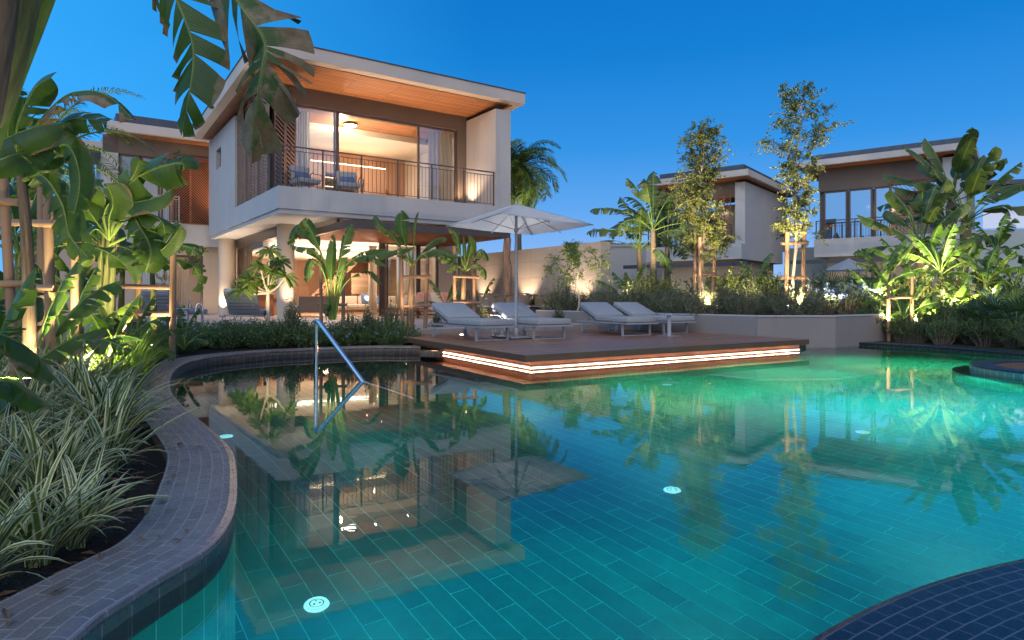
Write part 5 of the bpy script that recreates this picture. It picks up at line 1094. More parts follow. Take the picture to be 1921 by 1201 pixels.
t = banana('banana_plant', 'banana plant with thin stem left of the pair of dark stakes', 'banana plant', AZ(226, 11.2, GZ), 1.5, 8, .8, .17, 52, 'banana and bird of paradise plants', L_ban, .06, Lp=.3, bend=1.7)
for k, (px, d, h, nl, lb, wd, lab) in enumerate([
    (-20, 4.6, .15, 8, .9, .15, 'young banana clump at the left edge beneath the thick stake'), (60, 6.2, .25, 8, 1.0, .17, 'young banana plant glowing in the lamp light at left'), (30, 7.6, 1.5, 9, 1.2, .2, 'tall banana plant behind the pale square stake'),
    (120, 7.6, .2, 7, .9, .16, 'low banana plant between the pale stake and the next pair'), (150, 9.8, 1.0, 8, 1.0, .17, 'banana plant filling the gap behind the paired stakes'), (110, 11.5, 1.8, 9, 1.2, .2, 'far banana plant against the bright left edge of the wing'), (205, 8.0, .1, 7, .7, .14, 'dark low banana sprout right of the paired stakes'), (245, 9.5, .1, 7, .6, .12, 'small dark banana sprout at the foot of the slim banana'), (345, 11.5, .1, 6, .5, .10, 'short banana sprout beside the hedge end'), (20, 10.5, 2.2, 10, 1.3, .22, 'tallest background banana plant at far left')]):
    banana('banana_plant', lab, 'banana plant', AZ(px, d, GZ), h, nl, lb, wd, 60 + k, 'banana and bird of paradise plants', L_ban, .06, Lp=.35, bend=1.3, emin=.6, emax=1.45)
# leaf hanging in at the left edge over the striped plants
pb = AZ(-60, 2.7, GZ); t = thing('banana_plant', 'bluish banana leaves reaching in from the left edge above the striped plants', 'banana plant', pb, 'banana and bird of paradise plants')
explicit_leaf(t, [(-70, 680, 2.8), (-20, 628, 2.9), (30, 640, 3.0), (70, 668, 3.1), (102, 706, 3.2)], .12, 71, L_ban, 4, .3, (.2, -.3, 1), .010, .1, .3)
explicit_leaf(t, [(-70, 760, 2.4), (-20, 722, 2.4), (20, 718, 2.5), (60, 735, 2.6), (88, 758, 2.7)], .085, 72, L_ban, 3, .3, (.1, -.4, 1), .008, .1, .3)
mb = MB(); mb.tube([pb, D(-70, 690, 2.8)], .03, 8); mb.build('stem', sheath, t)
# --- centre: plants along the terrace edge
pb = AZ(622, 14.0, GZ); t = thing('bird_of_paradise_plant', 'brightly lit bird of paradise plant with upright paddle leaves right of the round column', 'bird of paradise', pb, 'banana and bird of paradise plants')
for k, (pix, W, s, te, kp, fc) in enumerate([
    ([(618, 600, 14), (612, 520, 14), (598, 465, 13.9), (582, 430, 13.9), (570, 412, 13.8)], .17, 81, 3, .45, (.5, -1, .2)),
    ([(622, 600, 14), (618, 560, 14), (606, 500, 13.9), (588, 470, 13.8), (565, 465, 13.8), (545, 460, 13.8)], .14, 82, 7, .4, (0, -.8, 1)),
    ([(620, 600, 14), (622, 540, 14), (600, 470, 14), (575, 440, 14), (560, 425, 14), (541, 460, 14)], .16, 83, 4, .5, (.2, -1, .6)),
    ([(624, 600, 14), (622, 540, 14), (622, 500, 14), (626, 440, 14.1)], .13, 84, 2, .4, (.8, -1, .1)),
    ([(626, 600, 14), (628, 540, 13.9), (638, 490, 13.8), (648, 445, 13.8), (660, 422, 13.8)], .17, 85, 4, .35, (-.4, -1, .1)),
    ([(628, 600, 14), (632, 560, 14), (636, 520, 14), (650, 490, 14)], .12, 86, 3, .5, (-.3, -1, .4)),
    ([(628, 600, 14), (640, 545, 14), (668, 515, 14), (695, 510, 14), (716, 535, 14)], .10, 87, 6, .4, (0, -.6, 1)),
    ([(628, 600, 14), (636, 530, 14), (652, 495, 13.9), (690, 480, 13.8), (725, 500, 13.8)], .13, 88, 7, .35, (.1, -.8, 1)),
    ([(620, 600, 14), (610, 520, 13.8), (590, 490, 13.7), (580, 500, 13.7), (575, 530, 13.7)], .13, 89, 5, .4, (.3, -1, .4)),
    ([(622, 600, 14), (612, 585, 13.9), (620, 570, 13.8)], .08, 90, 2, .2, (.2, -1, .4)),
    ([(628, 600, 14), (650, 500, 14), (700, 480, 14), (745, 470, 13.9)], .15, 91, 7, .45, (0, -.9, .8))]):
    explicit_leaf(t, pix, W, s, L_ban, te, .2, fc, .018, kp, .15)
pb = AZ(769, 15.2, .1); t = thing('banana_plant', 'banana plant staked left of the deck loungers', 'banana plant', pb, 'banana and bird of paradise plants'); mb = MB(); mb.tube(catmull([pb, D(771, 560, 15.2), D(774, 490, 15.2)], 10), [.11, .10, .095, .09, .085, .08, .075, .07, .06, .055, .05], 12); mb.build('stem', drysheath, t)
for k, (pix, W, s, te, kp, fc) in enumerate([
    ([(773, 500, 15.2), (765, 470, 15.1), (755, 440, 15), (752, 415, 15), (756, 396, 15)], .24, 101, 4, .3, (.1, -1, .1)),
    ([(773, 500, 15.2), (776, 460, 15.2), (780, 420, 15.2), (785, 398, 15.2)], .05, 102, 0, .3, (.7, -1, 0)),
    ([(773, 500, 15.2), (755, 470, 15.0), (735, 440, 14.9), (715, 425, 14.8), (703, 404, 14.8)], .13, 103, 5, .25, (.3, -.9, .5)),
    ([(773, 500, 15.2), (750, 480, 15.0), (720, 468, 14.9), (685, 472, 14.8), (660, 484, 14.8)], .15, 104, 8, .2, (0, -.8, 1)),
    ([(773, 500, 15.2), (795, 470, 15.0), (820, 448, 14.9), (838, 448, 14.8)], .14, 105, 5, .25, (0, -.8, .8)),
    ([(773, 500, 15.2), (790, 480, 15.0), (820, 470, 14.8), (860, 482, 14.7)], .17, 106, 9, .2, (.1, -.9, .7)),
    ([(773, 500, 15.2), (760, 480, 15.0), (752, 470, 14.8), (775, 465, 14.7)], .11, 107, 3, .2, (0, -.9, .8))]):
    explicit_leaf(t, pix, W, s, L_ban, te, .25, fc, .022, kp, .2)
pb = AZ(868, 17.9, .1); t = thing('banana_plant', 'banana plant staked under the pergola beam behind the leftmost deck lounger', 'banana plant', pb, 'banana and bird of paradise plants'); mb = MB(); mb.tube(catmull([pb, D(869, 560, 17.9), D(872, 505, 17.9)], 10), [.10 - .005 * k for k in range(11)], 12); mb.build('stem', drysheath, t)
for k, (pix, W, s, te, kp, fc) in enumerate([
    ([(872, 510, 17.9), (862, 470, 17.8), (856, 440, 17.7), (843, 428, 17.6)], .15, 111, 6, .2, (.2, -1, .4)), ([(872, 510, 17.9), (872, 480, 17.8), (870, 445, 17.8)], .07, 112, 0, .2, (.2, -1, 0)),
    ([(872, 510, 17.9), (880, 480, 17.8), (884, 458, 17.7), (880, 442, 17.7)], .16, 113, 3, .2, (-.3, -1, .1)), ([(872, 510, 17.9), (888, 490, 17.8), (902, 470, 17.7), (915, 490, 17.7)], .17, 114, 8, .2, (-.2, -1, .5)),
    ([(872, 510, 17.9), (850, 490, 17.7), (830, 480, 17.6), (812, 468, 17.6)], .20, 115, 9, .15, (.1, -1, .6)), ([(872, 510, 17.9), (860, 500, 17.7), (850, 500, 17.6), (838, 510, 17.6)], .16, 116, 6, .2, (.1, -.9, .6)),
    ([(872, 510, 17.9), (890, 500, 17.7), (905, 505, 17.7), (912, 525, 17.7)], .14, 117, 7, .2, (0, -.9, .6))]):
    explicit_leaf(t, pix, W, s, L_ban, te, .25, fc, .022, kp, .2)
# frangipani with pale branches in front of the column
fb0 = AZ(504, 15.4, .1); t = thing('frangipani_tree', 'small frangipani tree with pale forked branches and lit yellow green leaves', 'tree', fb0); mb = MB(); tips = [(452, 545), (470, 520), (488, 500), (505, 470), (524, 492), (535, 520), (480, 540), (512, 510), (462, 532), (497, 528)]
frk = D(503, 550, 15.4); mb.tube([fb0, D(502, 575, 15.4), frk], [.055, .045, .04], 9); rg = random.Random(8); lf = MB()
for (x, y) in tips:
    tp = D(x, y, 15.4 + rg.uniform(-.4, .4)); md = frk.lerp(tp, .55) + Vector((0, 0, -.06)); mb.tube(catmull([frk, md, tp], 8), [.03, .028, .026, .024, .022, .020, .018, .017, .016], 7)
    for k in range(26):
        a_ = k * 2.399; e_ = rg.uniform(-.5, 1.1); d_ = Vector((math.cos(a_) * math.cos(e_), math.sin(a_) * math.cos(e_), math.sin(e_))); P_ = [tp, tp + d_ * .14, tp + d_ * .31 + Vector((0, 0, -.12))]; blade(lf, P_, .036, Vector((0, -.7, .7)) - d_ * .4, k, 0, .2, 0, 0, 0, N=6, ncol=1, peak=.6, base=.3)
mb.build('trunk', palebark, t); lf.build('crown', L_lite, t)
# small bright leafed tree before the concrete wall
slender_tree('small_tree', 'small airy tree with bright lit leaves in front of the concrete wall', AZ(1084, 19.2, .6), 2.15, [(0, 0), (.3, .3), (.5, .85), (.75, .8), (1, .2)], 12, L_lite, 34, .035, (.12, .018), twigs=5, leaves=9, start=.42)
# the two slender staked trees
slender_tree('staked_tree', 'slender dark leafed tree tied to three stakes, left of the two tall trees', AZ(1318, 16.9, BZ), 5.0, [(0, .2), (.18, .35), (.3, .62), (.5, .62), (.75, .62), (.92, .5), (1, .2)], 21, L_tree, 100, .055, (.085, .017), twigs=8, leaves=15, start=.3)
slender_tree('staked_tree', 'tallest slender tree with pale trunk and airy gold lit leaves', AZ(1487, 16.0, BZ), 5.75, [(0, .2), (.2, .5), (.32, .7), (.45, .5), (.62, .5), (.75, .75), (.9, .7), (1, .2)], 22, L_tree, 70, .05, (.085, .017), twigs=8, leaves=16, lean=.03, start=.32)
# strelitzia groups on the right
for (px, d, h, lab, s, az) in ((1202, 30, 2.2, 'tall bird of paradise tree with torn drooping leaves left of the distant villa', 131, 0), (1226, 29, 3.0, 'tall bird of paradise tree in front of the distant villa window', 132, 1), (1252, 31, 2.4, 'leaning bird of paradise tree partly behind the left staked tree', 133, 2),
      ):
    banana('bird_of_paradise_tree', lab, 'bird of paradise', AZ(px, d, .5), h + .6, 11, 1.75, .42, s, 'tall bird of paradise trees', L_str, .17, Lp=1.1, bend=1.35, stemmat=ringbark, tears=12, emin=.35, emax=1.4, aim=az)
for (px, pt, yt, d, lab, s, nl, lb) in ((1790, 1812, 418, 24, 'large leaning bird of paradise tree in front of the mirror windowed villa', 141, 10, 1.6), (1765, 1785, 380, 25.5, 'bird of paradise tree with upright crown left of the leaning one', 142, 9, 1.7), (1728, 1728, 470, 23, 'dark bird of paradise tree in front of the louvres', 143, 9, 1.35)):
    b0 = AZ(px, d, .3); tp = D(pt, yt, d); t = thing('bird_of_paradise_tree', lab, 'bird of paradise', b0, 'tall bird of paradise trees'); mb = MB(); mb.tube(catmull([b0, b0.lerp(tp, .5) + Vector((.1, 0, -.1)), tp], 12), [.16 + (.03 if k % 2 else 0) for k in range(13)], 10); mb.build('stem', ringbark, t); rg = random.Random(s)
    for i in range(nl + 6): paddle(t, tp, i * 2.399 + rg.uniform(-.3, .3), 1.5 - 1.2 * i / (nl + 5), 1.1 * rg.uniform(.8, 1.2), lb * rg.uniform(.85, 1.1), .40, .75 * rg.uniform(.5, 1.2), L_str, s * 31 + i, 3, .25, r=.03)
for k, (px, d, h, nl, lb, wd, m_, lab) in enumerate([
    (1692, 15.6, .5, 10, .9, .17, L_ban, 'banana plant inside the dark stakes at the far right pool edge'), (1735, 15.9, .1, 8, .8, .14, L_lite, 'low bright green banana sprout lit from below at the far right pool edge'),
    (1760, 19, 1.2, 9, 1.2, .2, L_ban, 'lit banana plant right of the staked one'), (1655, 18.5, .9, 9, 1.1, .18, L_ban, 'banana plant behind the flowering shrubs'), (1810, 20, 1.1, 9, 1.1, .2, L_ban, 'banana plant below the leaning bird of paradise tree'),
    (1870, 21, 1.9, 9, 1.2, .21, L_ban, 'banana plant against the pale garden wall at right'), (1905, 18, .8, 8, 1.1, .2, L_ban, 'yellow green banana plant at the right edge of the view'), (1178, 21.5, .2, 8, 1.2, .23, L_ban, 'broad leaved plant beside the end of the concrete wall'), (1420, 21, .9, 7, .9, .17, L_ban, 'banana plant peeping over the shrubs right of the left staked tree'), (1700, 21.5, 1.4, 9, 1.2, .2, L_ban, 'banana plant in the gap below the louvres'), (1706, 16.1, .05, 8, .9, .16, L_lite, 'low vivid green banana clump just right of the dark stakes'), (1770, 16.3, .2, 9, .95, .17, L_lite, 'vivid yellow green banana clump behind the small rim shrubs'), (1835, 16.8, .4, 9, 1.0, .18, L_ban, 'mid height banana clump between the fan palms and the leaning tree'), (1790, 17.2, .5, 9, 1.0, .19, L_ban, 'banana plant low among the shrubs right of the dark stakes'), (1850, 18.2, .9, 9, 1.1, .2, L_ban, 'banana plant rising behind the rim fan palms'), (1640, 16.9, .3, 9, .9, .17, L_ban, 'banana plant above the right end of the retaining wall'), (1745, 20.5, 1.6, 9, 1.2, .2, L_ban, 'tall banana plant just left of the leaning bird of paradise tree'), (905, 25.8, .1, 7, .9, .17, L_lite, 'lit leafy plant at the foot of the concrete wall'), (835, 22, .1, 7, .9, .16, L_ban, 'leafy plant behind the outdoor sofa')]):
    banana('banana_plant', lab, 'banana plant', AZ(px, d, .6 if (px < 1660 or d > 17.5) else GZ), h, nl, lb, wd, 150 + k, 'banana and bird of paradise plants', m_, .08, Lp=.3, bend=1.3, emin=.4, emax=1.4, tears=9)
# palms
palm('palm_tree', 'feathery palm tree behind the right end of the villa', AZ(972, 38, .3), 8.3, 36, 3.0, 5, .9, .2, el=(-1.0, 1.2))
palm('palm_tree', 'feathery palm tree behind the banana plants at upper left', AZ(75, 15, .1), 4.0, 28, 2.9, 6, .5, .2, el=(-.5, 1.35))
palm('palm_tree', 'low feathery palm tree left of the villa wing', AZ(140, 30, .3), 4.6, 16, 2.6, 7, .5, .2, el=(-.3, 1.2))
# fan palms
fp = fan_palm_proto('fan_palm', 'fan palm at the right edge beside the pool rim', 201, 22, .7, .55, 'fan palms in the planting on the right')
for i, (px, d, s, lab) in enumerate(((1905, 13.6, 1.15, None), (1850, 14.6, .95, 'fan palm left of the one at the right edge'), (1880, 16.5, 1.2, 'fan palm behind the two beside the pool rim'), (1570, 19.5, 1.2, 'dark fan palm behind the flowering shrubs and under the distant parasol'), (1500, 20.5, 1.0, 'fan palm behind the right staked tree'))):
    o = fp if i == 0 else copy_tree(fp); o.location = AZ(px, d, GZ if d < 17.5 else .6); o.scale = (s,) * 3; o.rotation_euler = (0, 0, i * 1.3)
    if lab: o['label'] = lab
def many(protos, spots, seed, lab=None, s0=(.85, 1.15)):
    rg = random.Random(seed); used = {}
    for i, (px, d, z, s) in enumerate(spots):
        p = protos[i % len(protos)]; o = p if i < len(protos) else copy_tree(p)
        k = s * rg.uniform(*s0) ; o.location = AZ(px, d, z); o.rotation_euler = (0, 0, rg.uniform(0, 6.28)); o.scale = (k, k, k * rg.uniform(.9, 1.1))
        if lab: o['label'] = lab
# grey green bushes on the raised bed
gp = [bush_proto('grey_green_bush', 'feathery grey green bush in the row along the top of the retaining wall', 'bush', 300 + k, L_bush, .42, .42, .80, 105, 28, .042, .011, 'grey green bushes along the retaining wall') for k in range(3)]
row = [(1150 + i * 40 + (i % 3) * 5, 16.0 - .12 * i + (.55 if i % 2 else 0) + (1.2 if i < 3 else 0), BZ, 1.0) for i in range(10)]
row += [(1040 + i * 26, 20.5 - i * .35, .6, 1.0) for i in range(5)]; row += [(1130 + i * 46, 18.2, BZ, 1.05) for i in range(9)]
many(gp, row, 5)
# conical bushes by the deck
cp_ = [bush_proto('conical_bush', 'small dark conical bush by the left end of the deck', 'bush', 310 + k, L_bush, .26, .26, .98, 150, 30, .045, .013, 'small conical bushes beside the terrace and deck', clump=1.0) for k in range(2)]
for o, lab in zip(cp_, ('dark conical bush left of the banana plant staked beside the deck', 'dark rounded bush right of the polished pool handrail')): o['label'] = lab
cs_ = [(734, 14.4, GZ, 1.0, None), (548, 13.6, GZ, 1.1, None), (655, 13.7, GZ, .85, 'bushy conical shrub under the bird of paradise leaves'), (690, 13.9, GZ, .92, 'conical shrub in the middle of the row before the living room'), (715, 14.6, GZ, .7, 'short conical shrub left of the deck corner'), (820, 16.4, .25, .62, 'small round bush behind the wheels of the leftmost deck lounger'), (1048, 18.6, .3, .72, 'small bush between the second and third loungers'), (1145, 17.3, .4, .6, 'small bush behind the third lounger'), (905, 18.2, .3, .7, 'small bush hidden behind the second lounger')]
for i, (px, d, z, s, lab) in enumerate(cs_):
    o = cp_[i] if i < 2 else copy_tree(cp_[i % 2]); o.location = AZ(px, d, z); o.scale = (s,) * 3; o.rotation_euler = (0, 0, i)
    if lab: o['label'] = lab
# low hedge with blue flowers behind the curved rim
hp = [bush_proto('low_flowering_shrub', 'low dark green shrub with few blue flowers, in the hedge behind the curved rim', 'shrub', 320 + k, L_hedge, .55, .45, .50, 130, 26, .040, .014, 'low flowering shrubs forming the hedge behind the pool rim', .55, flower=.05) for k in range(3)]
hs = [(305 + i * 40, 12.7 + .11 * i + (.0 if i % 2 else .35), GZ, 1.0) for i in range(12)] + [(290 + i * 48, 13.9, GZ, 1.05) for i in range(9)] + [(285 + i * 25, 11.2 + .4 * i, GZ, .8) for i in range(3)] + [(735, 13.6, GZ, .7), (715, 13.9, GZ, .6)]
many(hp, hs, 6)
# larger shrubs on the bed
sp_ = [broad_shrub_proto('broad_leaved_shrub', 'rounded glossy leaved shrub rising behind the grey green bushes', 'shrub', 330 + k, L_shrub, .75, 1.25, 60, 24, .10, .020, 'glossy shrubs behind the grey green bushes') for k in range(3)]
many(sp_, [(1215, 19.8, BZ, 1.0), (1262, 19.0, BZ, .95), (1365, 18.6, BZ, 1.15), (1395, 19.5, BZ, 1.2), (1440, 18.8, BZ, 1.0), (1190, 20.6, BZ, .8), (1640, 20.0, BZ, 1.0), (1680, 18.6, BZ, .9), (1790, 17.6, BZ, .9), (1840, 19.0, BZ, 1.0), (1740, 18.0, BZ, .9), (1890, 19.5, BZ, 1.1), (1330, 20, BZ, 1.0), (1005, 24.6, .5, .6)], 7)
fs_ = [broad_shrub_proto('flowering_shrub', 'plumbago shrub with pale blue flowers above the right end of the retaining wall', 'shrub', 340 + k, L_hedge, .6, .95, 60, 22, .055, .012, 'plumbago shrubs with pale blue flowers', flower=.45) for k in range(2)]
many(fs_, [(1545, 16.2, BZ, .95), (1590, 16.6, BZ, .95), (1528, 17.2, BZ, 1.0), (1625, 17.2, BZ, .9), (1570, 17.8, BZ, 1.05), (1860, 17.0, .3, .9)], 8)
ws = [broad_shrub_proto('narrow_leaved_shrub', 'narrow leaved shrub growing in front of the right end of the retaining wall', 'shrub', 350 + k, L_hedge, .55, .95, 50, 22, .095, .011, 'narrow leaved shrubs at the far pool edge') for k in range(2)]
many(ws, [(1640, 15.6, GZ, 1.0), (1620, 16.0, GZ, .75), (1775, 15.2, GZ, .9), (1808, 14.7, GZ, .95), (1760, 16.4, GZ, 1.1), (1838, 15.6, GZ, 1.1), (1720, 16.8, GZ, 1.0), (1875, 15.2, GZ, .8), (1655, 16.8, GZ, 1.0)], 9)
# striped and lime grasses at left
rp = [tuft_proto('striped_plant', 'clump of striped cream and green strap leaves in the left bed', 'striped plant', 400 + k, L_spid, 44, .54, .0155, 'striped spider plants in the left bed', el=(.7, 1.5), bend=1.5) for k in range(4)]
rg = random.Random(44); sp = []
def inside_bed(x, y):
    j = min(range(len(LI)), key=lambda i: abs(LI[i].y - y) + (0 if LI[i].x > -9 else 9)); xe = min(p.x for p in LI if abs(p.y - y) < .25) if any(abs(p.y - y) < .25 for p in LI) else -4.4
    return x < xe - .34 - .16
y = 1.75
while y < 6.9:
    x = -5.6 if y > 3.4 else -3.6
    while x < -1.2:
        xx, yy = x + rg.uniform(-.11, .11), y + rg.uniform(-.11, .11)
        if inside_bed(xx, yy) and abs(xx / yy) < .9: sp.append((xx, yy))
        x += .36
    y += .32
sp = sp[:]
for i, (x, y) in enumerate(sp):
    o = rp[i] if i < 4 else copy_tree(rp[i % 4]); k = rg.uniform(.75, 1.15) * (1.0 if y < 4 else 1.15); o.location = (x, y, GZ); o.scale = (k,) * 3; o.rotation_euler = (0, 0, rg.uniform(0, 6.28))
lp = [tuft_proto('lime_grass_clump', 'clump of bright lime green grass leaves behind the striped plants', 'grass clump', 410 + k, L_lime, 42, .62, .012, 'lime green grass clumps behind the striped plants', el=(.9, 1.5), bend=1.1) for k in range(2)]
rgp = tuft_proto('red_grass_clump', 'thin red tinged grass clump among the lime green grass', 'grass clump', 420, L_red, 26, .55, .006, 'red tinged grass tufts', el=(1.0, 1.5), bend=.8)
ls = []
for (px, d) in ((215, 7.4), (235, 7.9), (255, 8.4), (196, 7.1), (240, 7.0), (262, 7.6), (175, 7.5), (270, 9.0), (222, 8.6), (155, 7.2), (130, 6.9), (190, 8.0), (248, 9.4), (205, 6.5)): ls.append((px, d, GZ, 1.0))
many(lp, ls, 10); 
for i, (px, d) in enumerate(((165, 7.7), (180, 8.2), (140, 8.0), (200, 8.4))):
    o = rgp if i == 0 else copy_tree(rgp); o.location = AZ(px, d, GZ); o.rotation_euler = (0, 0, i * 2.0)
lgp = tuft_proto('low_lily_clump', 'low light green strap leaved clump below the frangipani', 'grass clump', 430, L_lite, 34, .34, .012, 'low light green clumps below the frangipani')
for i, (px, d) in enumerate(((490, 14.6), (520, 14.4), (470, 14.8), (540, 14.9), (508, 15.0))):
    o = lgp if i == 0 else copy_tree(lgp); o.location = AZ(px, d, .2); o.rotation_euler = (0, 0, i * 2.0)
# far hedge mass closing the horizon
vs = []; fs = []; rg = random.Random(77)
for k in range(16000):
    x = rg.uniform(-60, 75); h = 1.6 + 1.2 * math.sin(x * .35) * math.sin(x * .13) + .8 * math.sin(x * 1.3); leaf_quad(vs, fs, Vector((x, 66 + rg.uniform(-2, 2), rg.uniform(.2, max(1.2, h + 1)))), rdir(rg, -.2, 1), rdir(rg), .5, .12)
mb = MB(); mb.add(vs, fs); tag(mb.build('distant_hedge', L_shrub), kind='stuff')
# soil under the left planting
LO = offset_line(LI, -.33); LO = [p for p in LO if p.y > -3.1]
sheet_with_hole('bed_soil', soil, [(p.x, p.y) for p in LO] + [(-1.5, -3.1), (-9, -3.1), (-14, 12.5), (-5.2, 14.4), (-2.66, 14.3), (-1.75, 12.8)], None, .0605 + .004)

# ------------------------------------------------------------------ lamps of the place, with fill lamps added among them
WM = (1, .70, .40)
uplight(AZ(108, 6.0, .42), D(95, 420, 6.4), 40, (1, .85, .45), 80, 'bright garden spotlight at the foot of the pale stake at left')
uplight(AZ(48, 5.0, .35), D(60, 330, 5.4), 15, (1, .85, .5), 80, 'garden spotlight hidden behind the young banana clump at left')
uplight(AZ(240, 8.0, .5), D(230, 400, 9.0), 22, WM, 80, 'garden spotlight below the flag shaped leaves')
uplight(AZ(612, 13.0, .72), D(622, 480, 14.1), 26, (1, .86, .5), 60, 'garden spotlight in front of the bird of paradise plant')
uplight(AZ(497, 13.9, .72), D(500, 510, 15.4), 34, (1, .84, .5), 70, 'garden spotlight below the frangipani')
uplight(AZ(760, 14.6, .3), D(770, 470, 15.2), 18, WM, 70, 'garden spotlight below the banana plant beside the deck')
uplight(AZ(864, 17.0, .4), D(870, 480, 17.9), 40, WM, 75, 'garden spotlight behind the leftmost deck lounger')
uplight(AZ(942, 17.2, .45), D(935, 520, 20), 35, WM, 80, 'garden spotlight under the small square side table')
uplight(AZ(1092, 18.5, .75), D(1088, 500, 19.2), 20, (1, .86, .5), 70, 'garden spotlight below the small airy tree')
uplight(AZ(1276, 16.9, 1.15), D(1290, 470, 18.6), 35, (1, .84, .5), 80, 'garden spotlight shining among the grey green bushes')
uplight(AZ(1345, 14.35, .80), D(1322, 350, 16.9), 270, (1, .74, .40), 42, 'garden spotlight at the foot of the left staked tree')
uplight(AZ(1478, 14.35, .80), D(1494, 300, 16.0), 310, (1, .74, .40), 50, 'garden spotlight at the foot of the tallest staked tree')
uplight(AZ(1722, 14.8, .45), D(1700, 480, 16), 40, (1, .88, .5), 90, 'garden spotlight at the far right pool edge')
uplight(AZ(1765, 16.2, 1.2), D(1780, 430, 21), 70, (1, .86, .5), 90, 'garden spotlight among the right hand banana plants')
uplight(AZ(1860, 16.6, 1.2), D(1870, 450, 21), 60, (1, .86, .5), 90, 'garden spotlight near the right edge')
uplight(AZ(1735, 17.5, 1.9), D(1755, 370, 24.5), 330, (1, .86, .55), 60, 'garden spotlight below the upright bird of paradise tree')
uplight(AZ(1215, 25.5, 2.0), D(1225, 390, 29.5), 260, (1, .84, .55), 70, 'garden spotlight below the distant bird of paradise trees')
for (tb, lab) in ((1.0, 'nearest'), (4.2, 'middle'), (7.4, 'farthest')):
    q = CW.p(tb, .6, .45); uplight(q, q + Vector((0, 0, 2.2)) + U * .55, 60, (1, .70, .46), 85, 'wall washer spotlight, the %s at the foot of the concrete wall' % lab)
# room lights
def VA(a, b, z): return VF.p(a, b, z)
area(VA(4.2, 6.6, 7.3), VA(4.2, 6.4, 4), 480, 5, 1.2, (1, .78, .58)); point(VA(3.2, 3.4, 7.2), 110, (1, .75, .52), .02); area(VA(4.5, 3.2, 7.5), VA(4.5, 3.3, 4), 170, 4, .8, (1, .72, .5))
area(VA(4.4, 8.3, CZI - .33), VA(4.4, 8.2, 0), 700, 6, 4.5, (1, .72, .50)); area(VA(3.6, 5.2, CZI), VA(3.6, 5.1, 0), 260, 5, 1.4, (1, .74, .52)); point(VA(5.0, 10.5, 2.2), 70, (1, .68, .45), .3); point(VA(2.0, 11.5, 2.2), 40, (1, .68, .45), .3)
area(VA(4.0, 7.9, 1.0), VA(4.0, 8, 4), 900, 5, 4, (1, .74, .54))  # added upward fill spots without fittings, brightening the living room ceiling
# downlights / uplights on the covered terrace and balcony
for (a_, b_) in ((1.1, 2.3), (.5, 8.5), (3.5, 1.5), (6.5, 1.5)): spot(VA(a_, b_, .5), VA(a_ + .1, b_ + .3, 3.6), 170, (1, .74, .50), 100)
spot(VA(.2, 6.6, .5), VA(.0, 6.8, 3.6), 190, (1, .78, .55), 110); spot(VA(.3, 10.0, .5), VA(.3, 10.6, 3.6), 160, (1, .78, .55), 100)
area(VA(5.2, 1.1, 3.12), VA(5.2, 1.1, 0), 130, 5, 2.5, (1, .70, .46))
for a_ in (1.5, 3.6, 5.6, 7.4): spot(VA(a_, 1.75, SL1 + .06), VA(a_, 1.2, 8.2), 200, (1, .62, .36), 110)
area(WG.p(-1.5, 2.0, 7.2), WG.p(-1.5, 1.5, 4), 90, 4, 1.0, (1, .72, .5)); area(WG.p(-1.0, 1.8, 3.3), WG.p(-1, 1.6, 0), 110, 4, 1.2, (1, .70, .48)); spot(WG.p(0.9, -1.6, 4.6), WG.p(1.0, -.1, 6.2), 260, (1, .6, .35), 100); spot(WG.p(-2, -.8, 4.5), WG.p(-2, -.3, 8), 30, (1, .6, .35), 100)
spot(WG.p(0, -2, .5), WG.p(.3, .3, 2.6), 60, (1, .7, .45), 110)
for fr_, w_ in ((f1, 3.0), (f2, 4.0)): spot(fr_.p(w_, .3, 4.9), fr_.p(w_, .2, 8), 110, (1, .62, .38), 120)
for fr_ in (f1, f2): spot(fr_.p(2.5, -3.0, .7), fr_.p(2.5, .5, 4.2), 90, (1, .75, .5), 110); area(fr_.p(3.2, 2.6, 6.8), fr_.p(3.2, 2.4, 4), 25, 4, 1, (1, .8, .62))
# deck strip light on the water
# pool lamps under water
CY = (.12, 1.0, .90); GR = (.45, 1.0, .38)
def pool_lamp(x, y, z, tx, ty, tz, en, c, ang=150): spot((x, y, z), (tx, ty, tz), en, c, ang, 1.0, .08)
PK = 3.0
for (x, y, en, c) in ((-.6, 1.9, 22, (.1, .6, 1)), (-.75, 3.6, 7, CY), (1.0, 3.6, 12, CY), (3.0, 4.4, 22, CY), (5.2, 4.6, 42, CY), (7.6, 4.8, 80, CY), (-1.4, 6.6, 6, CY), (1.6, 6.6, 20, CY), (4.4, 7.4, 75, CY), (6.6, 7.0, 170, CY), (8.3, 6.6, 130, CY), (-2.6, 8.6, 5, GR), (0.2, 8.4, 14, GR), (2.4, 9.2, 70, GR), (4.6, 10.6, 85, GR), (6.6, 12.2, 85, GR), (7.6, 11.4, 65, GR), (5.8, 9.0, 90, (.2, 1, .7)), (3.6, 8.4, 60, (.25, 1, .55))):
    pool_lamp(x, y, -.10, x, y, -1.3, en * PK, c)

